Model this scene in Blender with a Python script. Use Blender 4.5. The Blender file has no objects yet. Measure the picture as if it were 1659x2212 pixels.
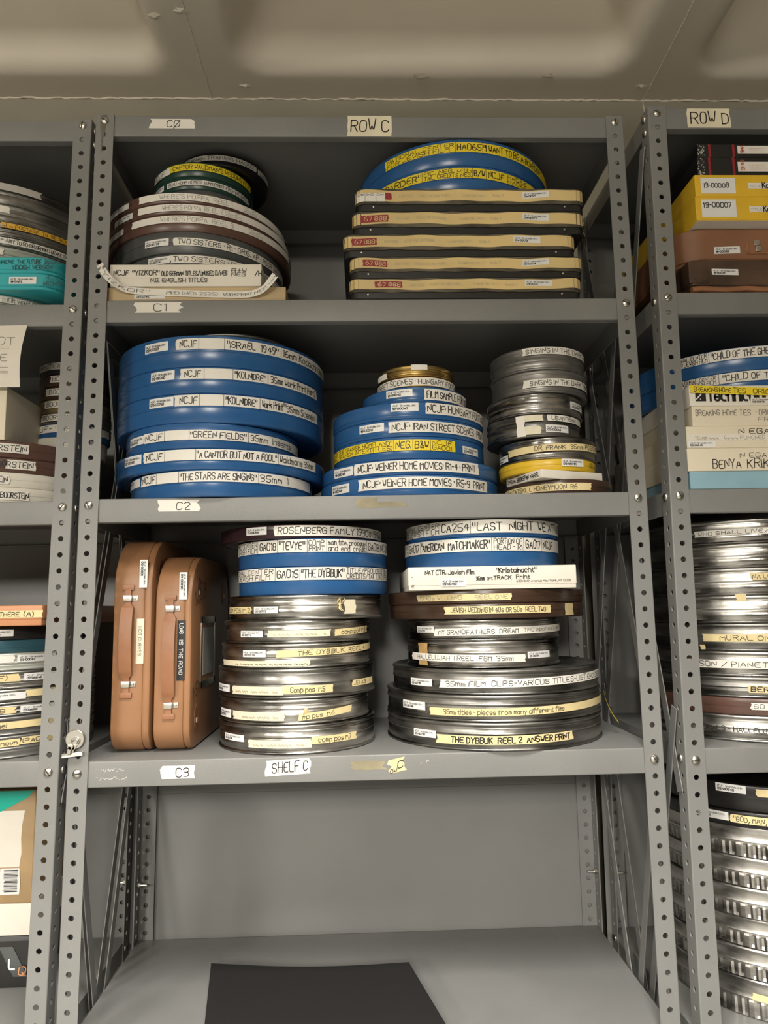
import bpy, bmesh, math, random
from mathutils import Vector, Matrix
from math import sin, cos, pi, radians as rad

# all numbers below are inches; origin = top front edge of the middle shelving bay, x right, y back, z up
S = 0.0254
SC = bpy.context.scene
COL = SC.collection

# ------------------------------------------------------------------ camera
cam_d = bpy.data.cameras.new('camera')
cam_d.sensor_fit = 'VERTICAL'; cam_d.sensor_height = 24.0
cam_d.lens = 24.0 * 1533.09 / 2212
cam_d.clip_start = 0.02
cam = bpy.data.objects.new('camera', cam_d); COL.objects.link(cam)
yaw, pitch, roll = -0.0322, 0.1345, -0.0186
_f = Vector((-sin(yaw) * cos(pitch), cos(yaw) * cos(pitch), sin(pitch)))
_r0 = Vector((cos(yaw), sin(yaw), 0)); _u0 = _r0.cross(_f)
_r = cos(roll) * _r0 + sin(roll) * _u0
_u = -sin(roll) * _r0 + cos(roll) * _u0
M = Matrix((_r, _u, -_f)).transposed().to_4x4()
M.translation = Vector((-0.341, -44.07, -32.65)) * S
cam.matrix_world = M
SC.camera = cam

# ------------------------------------------------------------------ world, exposure
SC.view_settings.view_transform = 'Standard'
SC.view_settings.look = 'None'
SC.view_settings.exposure = 0.08
SC.view_settings.gamma = 1.0
SC.view_settings.use_curve_mapping = False
w = bpy.data.worlds.new('world'); SC.world = w; w.use_nodes = True
w.node_tree.nodes['Background'].inputs[0].default_value = (1.0, 0.86, 0.68, 1)
w.node_tree.nodes['Background'].inputs[1].default_value = 0.0

# ------------------------------------------------------------------ ceiling lamps of the aisle
def area_lamp(name, x, y, z, sx, sy, watts, color, spread):
    l = bpy.data.lights.new(name, 'AREA'); l.shape = 'RECTANGLE'
    l.size = sx * S; l.size_y = sy * S; l.energy = watts; l.color = color; l.spread = rad(spread)
    o = bpy.data.objects.new(name, l); COL.objects.link(o)
    o.location = (x * S, y * S, z * S)
    return o
LAMPS = [(1, -38), (-42, -38), (-18, -170), (-105, -170)]
NEAR_W, FAR_W, SIDE_W = 28.5, 400.0, 25.0
for i, (lx, ly) in enumerate(LAMPS):
    if i < 2:       # louvred fixtures over the aisle
        area_lamp('ceiling_lamp', lx, ly, 11.0, 20, 20, NEAR_W * (1 if i == 0 else .2), (1.0, 0.965, 0.90), 100)
    else:           # bare diffusers further down the room
        area_lamp('ceiling_lamp', lx, ly, 6.0, 22, 46, FAR_W, (1.0, 0.96, 0.885), 166)
        area_lamp('ceiling_lamp_side', lx, ly + 24, 10.0, 24, 7, SIDE_W, (1.0, 0.93, 0.80), 180).rotation_euler = (pi / 2, 0, 0)

# ------------------------------------------------------------------ materials
def mat(name, col, rough=0.5, metal=0.0, bump=0.0, bscale=60, var=0.0, vscale=6, spec=0.5, col2=None, coat=0.0, vdetail=4, stretch=None, thr=(0.42, 0.62), rvar=0.0):
    m = bpy.data.materials.new(name); m.use_nodes = True
    nt = m.node_tree; b = nt.nodes['Principled BSDF']
    b.inputs['Roughness'].default_value = rough; b.inputs['Metallic'].default_value = metal
    b.inputs['Specular IOR Level'].default_value = spec
    b.inputs['Coat Weight'].default_value = coat; b.inputs['Coat Roughness'].default_value = 0.15
    c = (*col, 1)
    b.inputs['Base Color'].default_value = c
    tc = nt.nodes.new('ShaderNodeTexCoord')
    vec = tc.outputs['Object']
    if stretch:
        mp = nt.nodes.new('ShaderNodeMapping'); mp.inputs['Scale'].default_value = stretch
        nt.links.new(vec, mp.inputs['Vector']); vec = mp.outputs['Vector']
    if var or col2:
        n = nt.nodes.new('ShaderNodeTexNoise'); n.inputs['Scale'].default_value = vscale / S / 10
        n.inputs['Detail'].default_value = vdetail
        nt.links.new(vec, n.inputs['Vector'])
        r = nt.nodes.new('ShaderNodeValToRGB')
        r.color_ramp.elements[0].position = thr[0]; r.color_ramp.elements[1].position = thr[1]
        if col2: a0, a1 = col, col2
        else: a0 = tuple(x * (1 - var) for x in col); a1 = tuple(min(1, x * (1 + var)) for x in col)
        r.color_ramp.elements[0].color = (*a0, 1); r.color_ramp.elements[1].color = (*a1, 1)
        nt.links.new(n.outputs['Fac'], r.inputs['Fac'])
        nt.links.new(r.outputs['Color'], b.inputs['Base Color'])
        if rvar:
            mr = nt.nodes.new('ShaderNodeMapRange')
            mr.inputs['From Min'].default_value = 0.3; mr.inputs['From Max'].default_value = 0.7
            mr.inputs['To Min'].default_value = rough - rvar; mr.inputs['To Max'].default_value = rough + rvar
            nt.links.new(n.outputs['Fac'], mr.inputs['Value']); nt.links.new(mr.outputs['Result'], b.inputs['Roughness'])
    if bump:
        n2 = nt.nodes.new('ShaderNodeTexNoise'); n2.inputs['Scale'].default_value = bscale
        nt.links.new(tc.outputs['Object'], n2.inputs['Vector'])
        bp = nt.nodes.new('ShaderNodeBump'); bp.inputs['Strength'].default_value = bump; bp.inputs['Distance'].default_value = 0.002
        nt.links.new(n2.outputs['Fac'], bp.inputs['Height']); nt.links.new(bp.outputs['Normal'], b.inputs['Normal'])
    return m
MT = {
 'paint': mat('grey_shelf_paint', (0.21, 0.208, 0.200), .42, 0, .12, 420, .06, 1.2),
 'panel': mat('grey_panel_paint', (0.21, 0.208, 0.200), .33, 0, .35, 5, .05, .7),
 'ceil': mat('ceiling_paint', (0.84, 0.765, 0.65), .7, 0, .25, 45, .05, .5),
 'floor': mat('vinyl_floor', (0.13, 0.125, 0.11), .35, 0, 0, 60, .1, 1),
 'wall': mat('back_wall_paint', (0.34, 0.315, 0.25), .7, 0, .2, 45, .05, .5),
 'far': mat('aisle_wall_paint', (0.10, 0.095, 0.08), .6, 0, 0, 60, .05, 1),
 'zinc': mat('zinc_bolt', (0.60, 0.57, 0.51), .33, 1.0, .1, 200),
 'slot': mat('bolt_slot', (0.05, 0.05, 0.045), .6, .5),
 'blue': mat('blue_plastic', (0.026, 0.108, 0.285), .25, 0, .03, 90, .06, 3),
 'teal': mat('dark_teal_plastic', (0.03, 0.09, 0.12), .35, 0, .03, 90),
 'turq': mat('turquoise_plastic', (0.04, 0.42, 0.47), .25, 0, .06, 60, .08, 2),
 'steel': mat('tinned_steel', (0.40, 0.385, 0.36), .3, 1.0, .16, 70, .55, 2.6, rvar=.13, stretch=(1, 1, 3.5), thr=(.34, .66), vdetail=7),
 'steeld': mat('dull_steel', (0.27, 0.262, 0.245), .36, 1.0, .16, 70, .55, 2.4, rvar=.13, stretch=(1, 1, 3.5), thr=(.34, .66), vdetail=7),
 'greyp': mat('grey_lacquer_tin', (0.30, 0.29, 0.275), .34, .75, .05, 90, .1, 3),
 'greyd': mat('dark_grey_plastic', (0.075, 0.08, 0.08), .35, 0, .05, 90, .1, 3),
 'pale': mat('pale_grey_tin', (0.50, 0.51, 0.46), .38, .35, .05, 90, .12, 3),
 'white': mat('cream_white_plastic', (0.75, 0.71, 0.62), .38, 0, .03, 90, .04, 3),
 'black': mat('black_plastic', (0.013, 0.012, 0.012), .32, 0, .05, 90),
 'green': mat('dark_green_plastic', (0.02, 0.055, 0.04), .3, 0, .03, 90),
 'brown': mat('brown_plastic', (0.115, 0.06, 0.045), .3, 0, .03, 90, .08, 3),
 'brownd': mat('dark_brown_plastic', (0.06, 0.034, 0.022), .26, 0, .03, 90, .1, 3),
 'maroon': mat('dark_maroon_plastic', (0.03, 0.012, 0.016), .3),
 'gold': mat('gold_lacquer_tin', (0.55, 0.38, 0.14), .28, 1.0, .05, 90, .15, 3),
 'tan': mat('olive_gold_tin', (0.34, 0.27, 0.13), .4, .6, .05, 90, .1, 3),
 'yellow': mat('yellow_plastic', (0.72, 0.47, 0.03), .32, 0, .03, 90),
 'w': mat('white_paper_tape', (0.80, 0.76, 0.69), .6, 0, .1, 120, .03, 3),
 'y': mat('bright_yellow_tape', (0.84, 0.64, 0.03), .5, 0, .05, 90, .04, 3),
 'm': mat('masking_tape', (0.76, 0.62, 0.33), .6, 0, .15, 150, .06, 3),
 'p': mat('aged_paper', (0.78, 0.71, 0.53), .5, 0, .1, 120, .08, 3),
 's': mat('white_sticker', (0.80, 0.79, 0.77), .4),
 'g': mat('grey_paper_tape', (0.48, 0.45, 0.41), .6, 0, .1, 120),
 'o': mat('orange_tape', (0.76, 0.43, 0.05), .5, 0, .1, 120),
 'b': mat('brown_old_tape', (0.46, 0.28, 0.11), .5, 0, .1, 120, .15, 4),
 'k': mat('black_marker', (0.012, 0.011, 0.011), .5),
 'ik': mat('pencil_grey', (0.20, 0.185, 0.17), .6),
 'if': mat('faint_type', (0.42, 0.36, 0.25), .6),
 'ib': mat('blue_marker', (0.04, 0.05, 0.22), .5),
 'iw': mat('white_lettering', (0.8, 0.78, 0.74), .5),
 'ir': mat('red_print', (0.55, 0.06, 0.05), .5),
 'red': mat('red_tag', (0.30, 0.02, 0.025), .4),
 'card': mat('cream_card', (0.74, 0.66, 0.51), .6, 0, .1, 100, .04, 2),
 'wcard': mat('white_card', (0.78, 0.73, 0.64), .55, 0, .1, 100, .04, 2),
 'kraft': mat('brown_cardboard', (0.42, 0.28, 0.14), .6, 0, .15, 60, .12, 2),
 'tcard': mat('tan_card', (0.56, 0.42, 0.24), .6, 0, .1, 100, .08, 2),
 'ycard': mat('yellow_card', (0.78, 0.48, 0.03), .4, 0, .05, 60, .04, 2),
 'lblue': mat('pale_blue_card', (0.25, 0.42, 0.50), .55, 0, .05, 60, .1, 1.5),
 'bcase': mat('black_case_plastic', (0.016, 0.015, 0.014), .35, 0, .08, 60),
 'strip': mat('yellowed_label_strip', (0.72, 0.54, 0.24), .38, 0, .06, 80, .1, 1.5, coat=.5),
 'clear': mat('grimy_clear_plastic', (0.10, 0.085, 0.06), .25, 0, .3, 40, .5, 3),
 'fibre': mat('tan_fibreboard', (0.33, 0.162, 0.075), .42, 0, .12, 70, .1, 1.5),
 'fibred': mat('brown_fibreboard', (0.27, 0.125, 0.065), .45, 0, .12, 70, .12, 1.5),
 'leather': mat('brown_leather_strap', (0.32, 0.14, 0.065), .45, 0, .15, 90, .15, 2),
 'oldl': mat('worn_dark_leather', (0.085, 0.05, 0.032), .35, 0, .5, 25, .4, 2.5),
 'oak': mat('orange_brown_case', (0.50, 0.22, 0.10), .4, 0, .05, 60, .1, 1.5),
 'greent': mat('green_packing_tape', (0.0, 0.42, 0.30), .35, 0, .2, 60),
 'folder': mat('black_vinyl', (0.016, 0.015, 0.0145), .75, 0, .2, 260, spec=.25),
 'scuff': mat('adhesive_residue', (0.27, 0.235, 0.15), .6, 0, .1, 90, .2, 4),
 'rust': mat('rust_stain', (0.135, 0.115, 0.085), .7, 0, .1, 90, .3, 4),
 'scratch': mat('scratched_white', (0.62, 0.60, 0.55), .6),
}

# ------------------------------------------------------------------ mesh builder
class MB:
    def __init__(self): self.v = []; self.f = []; self.m = []
    def add(self, vs, fs, mi=0, T=None):
        o = len(self.v)
        self.v += [T @ Vector(p) for p in vs] if T else [Vector(p) for p in vs]
        self.f += [tuple(i + o for i in f) for f in fs]; self.m += [mi] * len(fs)
    def box(self, x0, x1, y0, y1, z0, z1, mi=0, T=None):
        self.add([(x0,y0,z0),(x1,y0,z0),(x1,y1,z0),(x0,y1,z0),(x0,y0,z1),(x1,y0,z1),(x1,y1,z1),(x0,y1,z1)],
                 [(0,3,2,1),(4,5,6,7),(0,1,5,4),(1,2,6,5),(2,3,7,6),(3,0,4,7)], mi, T)
    def lathe(self, prof, n=96, mi=0, rf=None, T=None):
        vs = []; fs = []; rows = []
        for k, (r, z) in enumerate(prof):
            if r <= 1e-6: rows.append([len(vs)]); vs.append((0, 0, z))
            else:
                row = []
                for i in range(n):
                    a = 2 * pi * i / n; q = r + (rf(k, a) if rf else 0)
                    row.append(len(vs)); vs.append((q * sin(a), -q * cos(a), z))
                rows.append(row)
        for A, B in zip(rows, rows[1:]):
            for i in range(n):
                j = (i + 1) % n
                if len(A) == 1: fs.append((A[0], B[j], B[i]))
                elif len(B) == 1: fs.append((A[i], A[j], B[0]))
                else: fs.append((A[i], A[j], B[j], B[i]))
        self.add(vs, fs, mi, T)
    def tube(self, pts, r, n=8, mi=0, closed=False):
        P = [Vector(p) for p in pts]; vs = []; fs = []; N = len(P)
        for i, p in enumerate(P):
            t = (P[(i + 1) % N] - P[i - 1]) if closed else (P[min(i + 1, N - 1)] - P[max(i - 1, 0)])
            t.normalize()
            a = t.cross(Vector((0, 0, 1)) if abs(t.z) < .9 else Vector((1, 0, 0))).normalized(); b = t.cross(a)
            rr = r[i] if isinstance(r, (list, tuple)) else r
            for k in range(n): vs.append(p + rr * (cos(2*pi*k/n) * a + sin(2*pi*k/n) * b))
        for i in range(N if closed else N - 1):
            j = (i + 1) % N
            for k in range(n):
                l = (k + 1) % n; fs.append((i*n+k, i*n+l, j*n+l, j*n+k))
        if not closed: fs += [tuple(range(n - 1, -1, -1)), tuple((N-1)*n + k for k in range(n))]
        self.add(vs, fs, mi)
    def prism(self, outline, y0, y1, mi=0, T=None):
        """outline in the x-z plane, extruded along y"""
        n = len(outline)
        vs = [(x, y0, z) for x, z in outline] + [(x, y1, z) for x, z in outline]
        fs = [tuple(range(n)), tuple(range(2*n-1, n-1, -1))] + [(i, n+i, n+(i+1)%n, (i+1)%n) for i in range(n)]
        self.add(vs, fs, mi, T)
    def build(self, name, mats, parent=None, loc=None, smooth=38, bevel=0, rot=None, fix=False):
        me = bpy.data.meshes.new(name)
        me.from_pydata([tuple(p * S) for p in self.v], [], self.f)
        for x in (mats if isinstance(mats, (list, tuple)) else [mats]): me.materials.append(MT[x])
        me.polygons.foreach_set('material_index', self.m)
        if bevel or fix:
            bm = bmesh.new(); bm.from_mesh(me)
            bmesh.ops.recalc_face_normals(bm, faces=bm.faces)
            if bevel:
                es = [e for e in bm.edges if len(e.link_faces) == 2 and e.calc_face_angle(0) > .6]
                bmesh.ops.bevel(bm, geom=es, offset=bevel * S, segments=3, affect='EDGES', profile=.5)
            bm.to_mesh(me); bm.free()
        me.update()
        if smooth:
            me.polygons.foreach_set('use_smooth', [True] * len(me.polygons)); me.set_sharp_from_angle(angle=rad(smooth))
        o = bpy.data.objects.new(name, me); COL.objects.link(o)
        if parent: o.parent = parent
        if loc: o.location = Vector(loc) * S
        if rot: o.rotation_euler = rot
        return o
def tag(o, label, cat, group=None):
    o['label'] = label; o['category'] = cat
    if group: o['group'] = group
    return o
def thing(name, label, cat, loc, rz=0, group=None):
    o = bpy.data.objects.new(name, None); COL.objects.link(o); o.empty_display_size = .02
    o.location = Vector(loc) * S; o.rotation_euler = (0, 0, rz)
    return tag(o, label, cat, group)
def struct(o): o['kind'] = 'structure'; return o

# ------------------------------------------------------------------ hand lettering: a single stroke alphabet on a 4 x 8 grid
GL = dict(A='022842,1434', B='0208,083847463505,3544433202', C='4738180703123243', D='0208,082847432202', E='48080242,0535', F='480802,0535',
 G='4738180703123243452 5'.replace(' ', ''), H='0802,4842,0545', I='2822', J='4843321203', K='0802,4805,1642', L='080242', M='0208254842', N='02084248',
 O='180703123243473818', P='0208,083847463505', Q='180703123243473818,2442', R='0208,083847463505,2542', S='473818070615354443321203', T='0848,2822',
 U='080312324348', V='082248', W='0812253248', X='0842,4802', Y='082548,2522', Z='08480242',
 a='461605031232 44,4642'.replace(' ', ''), b='0802,0516364543321203', c='45361605031232', d='4842,4536160503123243', e='04444536160503123243', f='48382722,1646',
 g='4536160503123243,4641301001', h='0802,0516364542', i='2622,2728', j='26211001,2728', k='0802,4604,1542', l='2822', m='0602,05162522,25364542', n='0602,0516364542',
 o='160503123243453616', p='0600,0516364543321203', q='4640,4536160503123243', r='0602,05163645', s='45361605143443321203', t='28233242,1646', u='0603123243,4642',
 v='062246', w='0612243246', x='0642,4602', y='0623,4610', z='06460242')
GL.update({'0': '180703123243473818', '1': '172822', '2': '07183847460242', '3': '071838474635,153544433212', '4': '32380444', '5': '480805354443321203',
 '6': '3817050312324344351504', '7': '084812', '8': '180706153546473818,1504031232434435', '9': '45150607183847,473212', '"': '1816,3836', "'": '2826', '.': '2223', ',': '2310',
 '-': '1535', '/': '0248', '(': '38272332', ')': '18272312', '&': '421718283736141303122244', '|': '2901', '·': '2526', '+': '2327,0545', '#': '1218,3238,0646,0444', '?': '071838473524,2223',
 '@': '35251424344546381807031242', '~': '03152433,33445342', ':': '2324,2627', 'Ø': '180703123243473818,0148', '=': '0444,0646'})
def chaikin(P):
    if len(P) < 3: return P
    out = [P[0]]
    for a, b in zip(P, P[1:]):
        out.append((a[0]*.78 + b[0]*.22, a[1]*.78 + b[1]*.22)); out.append((a[0]*.22 + b[0]*.78, a[1]*.22 + b[1]*.78))
    return out + [P[-1]]
def strokes(txt, messy=1.0):
    rng = random.Random(txt); x = 0; out = []
    for ch in txt:
        if ch == ' ': x += .42; continue
        g = GL.get(ch)
        if not g: x += .4; continue
        L = [[(int(s[i]) / 6, (int(s[i+1]) - 2) / 6) for i in range(0, len(s) - 1, 2)] for s in g.split(',')]
        mn = min(p[0] for s in L for p in s); mx = max(p[0] for s in L for p in s)
        sx = 1 + rng.uniform(-.1, .1) * messy; sy = 1 + rng.uniform(-.09, .09) * messy; dy = rng.uniform(-.05, .05) * messy; sh = rng.uniform(-.04, .1) * messy
        for s in L:
            out.append(chaikin([(x + (px - mn) * sx + py * sh, py * sy + dy) for px, py in s]))
        x += (mx - mn) * sx + .24
    return out, max(x - .24, .1)
def write(mb, txt, u0, u1, v0, v1, fmap, wd, mi, messy=1.0, stretch=1.5, seg=.5):
    """letters between u0..u1 and v0..v1 (inches on the surface) through fmap(u, v)"""
    L, W = strokes(txt, messy); h = v1 - v0
    sx = min((u1 - u0) / W, h * stretch) if txt != '|' else 0.01
    off = 0 if txt != '|' else (u1 - u0) / 2
    for P in L:
        Q = [(u0 + off + x * sx, v0 + y * h) for x, y in P]
        R = [Q[0]]
        for a, b in zip(Q, Q[1:]):
            k = max(1, int(math.hypot(b[0]-a[0], b[1]-a[1]) / seg))
            R += [(a[0] + (b[0]-a[0]) * i / k, a[1] + (b[1]-a[1]) * i / k) for i in range(1, k + 1)]
        vs = []; n = len(R)
        for i, p in enumerate(R):
            a = R[max(i-1, 0)]; b = R[min(i+1, n-1)]; dx, dy = b[0]-a[0], b[1]-a[1]; l = math.hypot(dx, dy) or 1
            dx, dy = dx / l, dy / l; e = -wd/2 if i == 0 else (wd/2 if i == n-1 else 0)
            c = (p[0] + dx * e, p[1] + dy * e)
            vs += [fmap(c[0] - dy * wd/2, c[1] + dx * wd/2), fmap(c[0] + dy * wd/2, c[1] - dx * wd/2)]
        mb.add(vs, [(2*i, 2*i+1, 2*i+3, 2*i+2) for i in range(n - 1)], mi)
def patch(mb, u0, u1, v0, v1, fmap, mi=0, torn=.0, seed=0, seg=.25, rows=4):
    rng = random.Random(seed); n = max(2, int((u1 - u0) / seg)); vs = []
    tl = [rng.uniform(-torn, torn) for _ in range(rows + 1)]; tr = [rng.uniform(-torn, torn) for _ in range(rows + 1)]
    for j in range(rows + 1):
        v = v0 + (v1 - v0) * j / rows
        for i in range(n + 1):
            u = u0 + (u1 - u0) * i / n
            if i == 0: u += tl[j]
            if i == n: u += tr[j]
            vs.append(fmap(u, v))
    mb.add(vs, [(j*(n+1)+i, j*(n+1)+i+1, (j+1)*(n+1)+i+1, (j+1)*(n+1)+i) for j in range(rows) for i in range(n)], mi)
INK = {'k': ('k', .13), 'K': ('k', .22), 'g': ('ik', .09), 'f': ('if', .12), 'b': ('ib', .12)}
def sticker_text(mb, code, u0, u1, v0, v1, fm, mi=1):
    w = u1 - u0; h = v1 - v0
    write(mb, 'NCJF - Brandeis Univ.', u0 + w*.07, u1 - w*.1, v0 + h*.56, v0 + h*.78, fm, h*.035, mi, .2, 1.2)
    if code and code != '~': write(mb, code, u0 + w*.07, u0 + w*.62, v0 + h*.2, v0 + h*.44, fm, h*.07, mi, .1, 1.2)
    else: write(mb, '~~~~~~', u0 + w*.07, u0 + w*.55, v0 + h*.14, v0 + h*.5, fm, h*.07, mi, .1, 1.2)
NAME = {'w': 'tape_label', 'y': 'tape_label', 'm': 'tape_label', 'p': 'paper_label', 's': 'barcode_sticker', 'g': 'tape_label', 'o': 'tape_label', 'b': 'tape_strip', 'n': 'writing'}

# flat label on any plane: origin P (lower left), unit vectors U, V
def flat_map(P, U, V, N, off=.0):
    P, U, V, N = Vector(P), Vector(U), Vector(V), Vector(N)
    return lambda u, v, o=0: P + u * U + v * V + (off + o) * N
def flat_label(name, paper, w, h, texts, parent, P, U=(1,0,0), V=(0,0,1), N=(0,-1,0), ink='k', torn=.04, off=.015, lab=None, messy=1.0, code=None, skew=0, thick=.13, stretch=1.5):
    mb = MB(); fm0 = flat_map(P, U, V, N, off); fm1 = flat_map(P, U, V, N, off + .012)
    sk = lambda f: (lambda u, v: f(u, v + skew * (u / w - .5)))
    mats = []
    if paper: patch(mb, 0, w, 0, h, sk(fm0), 0, torn, name + str(P), seg=.4); mats.append(paper)
    k = len(mats); mats.append(INK[ink][0] if ink in INK else ink)
    if code is not None: sticker_text(mb, code, 0, w, 0, h, sk(fm1), k)
    for (a, b, c, d, s) in texts: write(mb, s, a * w, b * w, c * h, d * h, sk(fm1), (d - c) * h * thick * (1 if ink not in INK else INK[ink][1] / .13), k, messy, stretch)
    o = mb.build(name, mats, parent, smooth=0)
    if lab: o['label'] = lab
    return o

# ------------------------------------------------------------------ the room
def ceiling():
    mb = MB(); nx, ny = 270, 170; X0, X1, Y0, Y1 = -105, 85, -100, 20
    def hz(x, y):
        px = (x - 6.9 + 21.4) % 42.8 - 21.4; py = (y + 1.9 + 21.4) % 42.8 - 21.4
        r = 3.0; ax, ay = 18.0 - r - abs(px), 18.0 - r - abs(py)
        d = r + min(min(ax, ay), 0) if (ax >= 0 or ay >= 0) else r - math.hypot(ax, ay)
        if ax >= 0 and ay >= 0: d = r + min(ax, ay)
        t = max(0, min(1, (d + .6) / 5.2)); return 17.2 + 9.5 * (t * t * (3 - 2 * t))
    vs = [(X0 + (X1 - X0) * i / nx, Y0 + (Y1 - Y0) * j / ny) for j in range(ny + 1) for i in range(nx + 1)]
    mb.add([(x, y, hz(x, y)) for x, y in vs], [(j*(nx+1)+i, (j+1)*(nx+1)+i, (j+1)*(nx+1)+i+1, j*(nx+1)+i+1) for j in range(ny) for i in range(nx)])
    struct(mb.build('ceiling', 'ceil', smooth=80))
ceiling()
def plane(name, vs, m):
    mb = MB(); mb.add(vs, [(0, 1, 2, 3)]); return struct(mb.build(name, m, smooth=0))
XL, XR, YF = -260, 190, -300
plane('wall_back', [(XL,20,-84),(XR,20,-84),(XR,20,17.3),(XL,20,17.3)], 'wall')
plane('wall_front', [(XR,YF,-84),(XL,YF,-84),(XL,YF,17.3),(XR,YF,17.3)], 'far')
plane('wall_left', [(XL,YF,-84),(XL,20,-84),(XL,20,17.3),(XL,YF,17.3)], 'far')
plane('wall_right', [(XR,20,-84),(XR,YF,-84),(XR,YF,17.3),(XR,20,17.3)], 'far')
plane('floor', [(XL,YF,-84),(XR,YF,-84),(XR,20,-84),(XL,20,-84)], 'floor')
mb = MB()
for x0, x1, y0, y1 in ((XL, XR, YF, -100), (XL, -105, -100, 20), (85, XR, -100, 20)): mb.add([(x0,y0,17.2),(x0,y1,17.2),(x1,y1,17.2),(x1,y0,17.2)], [(0,1,2,3)])
struct(mb.build('ceiling', 'ceil', smooth=0))
def seam(name, a, b, n, r, seed):
    rng = random.Random(seed); A, B = Vector(a), Vector(b)
    P = [A.lerp(B, i / n) + Vector((rng.uniform(-1, 1), rng.uniform(-1, 1), 0)) * r * .8 for i in range(n + 1)]
    mb = MB(); mb.tube(P, [r * rng.uniform(.5, 1.3) for _ in P], 6); struct(mb.build(name, 'ceil'))
seam('trim_1', (-105, 19.95, 17.2), (85, 19.95, 17.2), 420, .13, 1)
seam('trim_2', (-14.4, 19.9, 17.2), (-14.9, -20, 17.2), 120, .07, 2)
seam('trim_3', (28.4, 19.9, 17.2), (27.4, -20, 17.2), 120, .07, 3)
seam('trim_4', (28.4, 19.98, 17.2), (29.0, 19.98, 4), 60, .05, 4)
def chip(i, x, y, r, seed):
    rng = random.Random(seed); mb = MB(); n = 14
    ring = [(x + r * rng.uniform(.5, 1.2) * cos(2*pi*k/n) * 1.6, y + r * rng.uniform(.5, 1.1) * sin(2*pi*k/n), 17.19) for k in range(n)]
    mb.add(ring + [(x, y, 17.05)], [(k, (k+1) % n, n) for k in range(n)]); struct(mb.build('trim_%d' % i, 'ceil', smooth=20))
for i, (x, y, r) in enumerate([(5.9, 16.9, .5), (18.0, 16.7, .45), (-10.9, 18.2, .35), (27.4, 18.0, .38), (-17.2, 10.2, .45), (-14.9, 9.6, .5)]): chip(i + 5, x, y, r, i)
def fixture(x, y, near):
    t = thing('ceiling_light', 'square louvred light hanging over the aisle' if near else 'suspended wraparound light further down the room', 'ceiling light', (x, y, 17.2), 0, 'lights over the aisle' if near else 'lights further down the room')
    mb = MB(); z0, z1, w = (-5.7, -4.4, 11) if near else (-10.7, -3.4, 12.3)
    L = 11 if near else 24; mb.box(-w, -w + .3, -L, L, z0, z1); mb.box(w - .3, w, -L, L, z0, z1)
    mb.box(-w, w, -L - .3, -L, z0, z1); mb.box(-w, w, L if near else 23.4, L + .3 if near else 23.7, z0, z1); mb.box(-w + .3, w - .3, -L, L, z1 - .1, z1); mb.build('housing', 'white', t)
    if True:
        for y in (-8, 8):
            mb = MB(); mb.box(-.1, .1, y - .1, y + .1, z1, (9.4 if abs((x - 6.9 + 21.4) % 42.8 - 21.4) < 12 else 0) if near else 0); mb.build('hanger', 'zinc', t)
for k, (x, y) in enumerate(LAMPS): fixture(x, y, k < 2)

# ------------------------------------------------------------------ slotted angle shelving
def holed(mb, O, U, V, N, w, n, z_pitch=1.0, r=.17, hx=None, th=.08):
    """strip n cells tall with a round hole in every cell; O = top left corner, V points down"""
    O, U, V, N = Vector(O), Vector(U), Vector(V), Vector(N); hx = w / 2 if hx is None else hx; K = 12
    A = [2 * pi * (k + .5) / K for k in range(K)]
    per = []
    for a in A:
        c, s = cos(a), sin(a)
        tx = ((w - hx) if c > 0 else hx) / abs(c); ty = .5 / abs(s); t = min(tx, ty); per.append((hx + c * t, .5 + s * t))
    for c in range(n):
        vs = []
        for off in (0, th):
            vs += [O + U * (hx + r * cos(a)) + V * (c * z_pitch + (.5 + r * sin(a)) * z_pitch) + N * -off for a in A]
            vs += [O + U * p[0] + V * (c + p[1]) * z_pitch + N * -off for p in per]
        fs = []
        for k in range(K):
            l = (k + 1) % K
            fs += [(k, l, K + l, K + k), (2*K + l, 2*K + k, 3*K + k, 3*K + l), (l, k, 2*K + k, 2*K + l)]
            # fill the corners of the cell
        for i0 in (0, 2*K):
            for (cu, cv) in ((0, 0), (w, 0), (w, 1), (0, 1)):
                best = sorted(range(K), key=lambda k: (per[k][0] - cu) ** 2 + (per[k][1] - cv) ** 2)[:2]
                idx = len(vs); vs.append(O + U * cu + V * (c + cv) * z_pitch + N * (-(th if i0 else 0)))
                fs.append((i0 + K + best[0], idx, i0 + K + best[1]))
        mb.add(vs, fs)
    H = n * z_pitch
    for u in (0, w):
        mb.add([O + U*u, O + U*u + V*H, O + U*u + V*H - N*th, O + U*u - N*th], [(0, 1, 2, 3)])
    mb.add([O, O + U*w, O + U*w - N*th, O - N*th], [(0, 1, 2, 3)])
def bolt_mesh(ang):
    mb = MB(); P = [(.27, 0), (.27, .03)] + [(.27 * cos(a), .03 + .13 * sin(a)) for a in (.3, .6, .9, 1.2)] + [(0, .16)]
    T = Matrix.Rotation(pi / 2, 4, 'X')      # axis of the lathe (z) to -y
    mb.lathe(P, 24, 0, None, T)
    R = T @ Matrix.Rotation(ang, 4, 'Z'); n = 8
    row = [(-.25 + .5 * i / n, .035 + .132 * math.sqrt(max(0, 1 - ((-.25 + .5 * i / n) / .272) ** 2))) for i in range(n + 1)]
    vs = [(x, s * .035, z) for x, z in row for s in (-1, 1)]
    mb.add(vs, [(2*i, 2*i+1, 2*i+3, 2*i+2) for i in range(n)], 1, R)
    return mb
PZ = [0, -13, -26, -42, -58]            # height of the bolt rows
SHELF_TOP = [.45, -12.6, -25.6, -41.36, -57.5]
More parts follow.
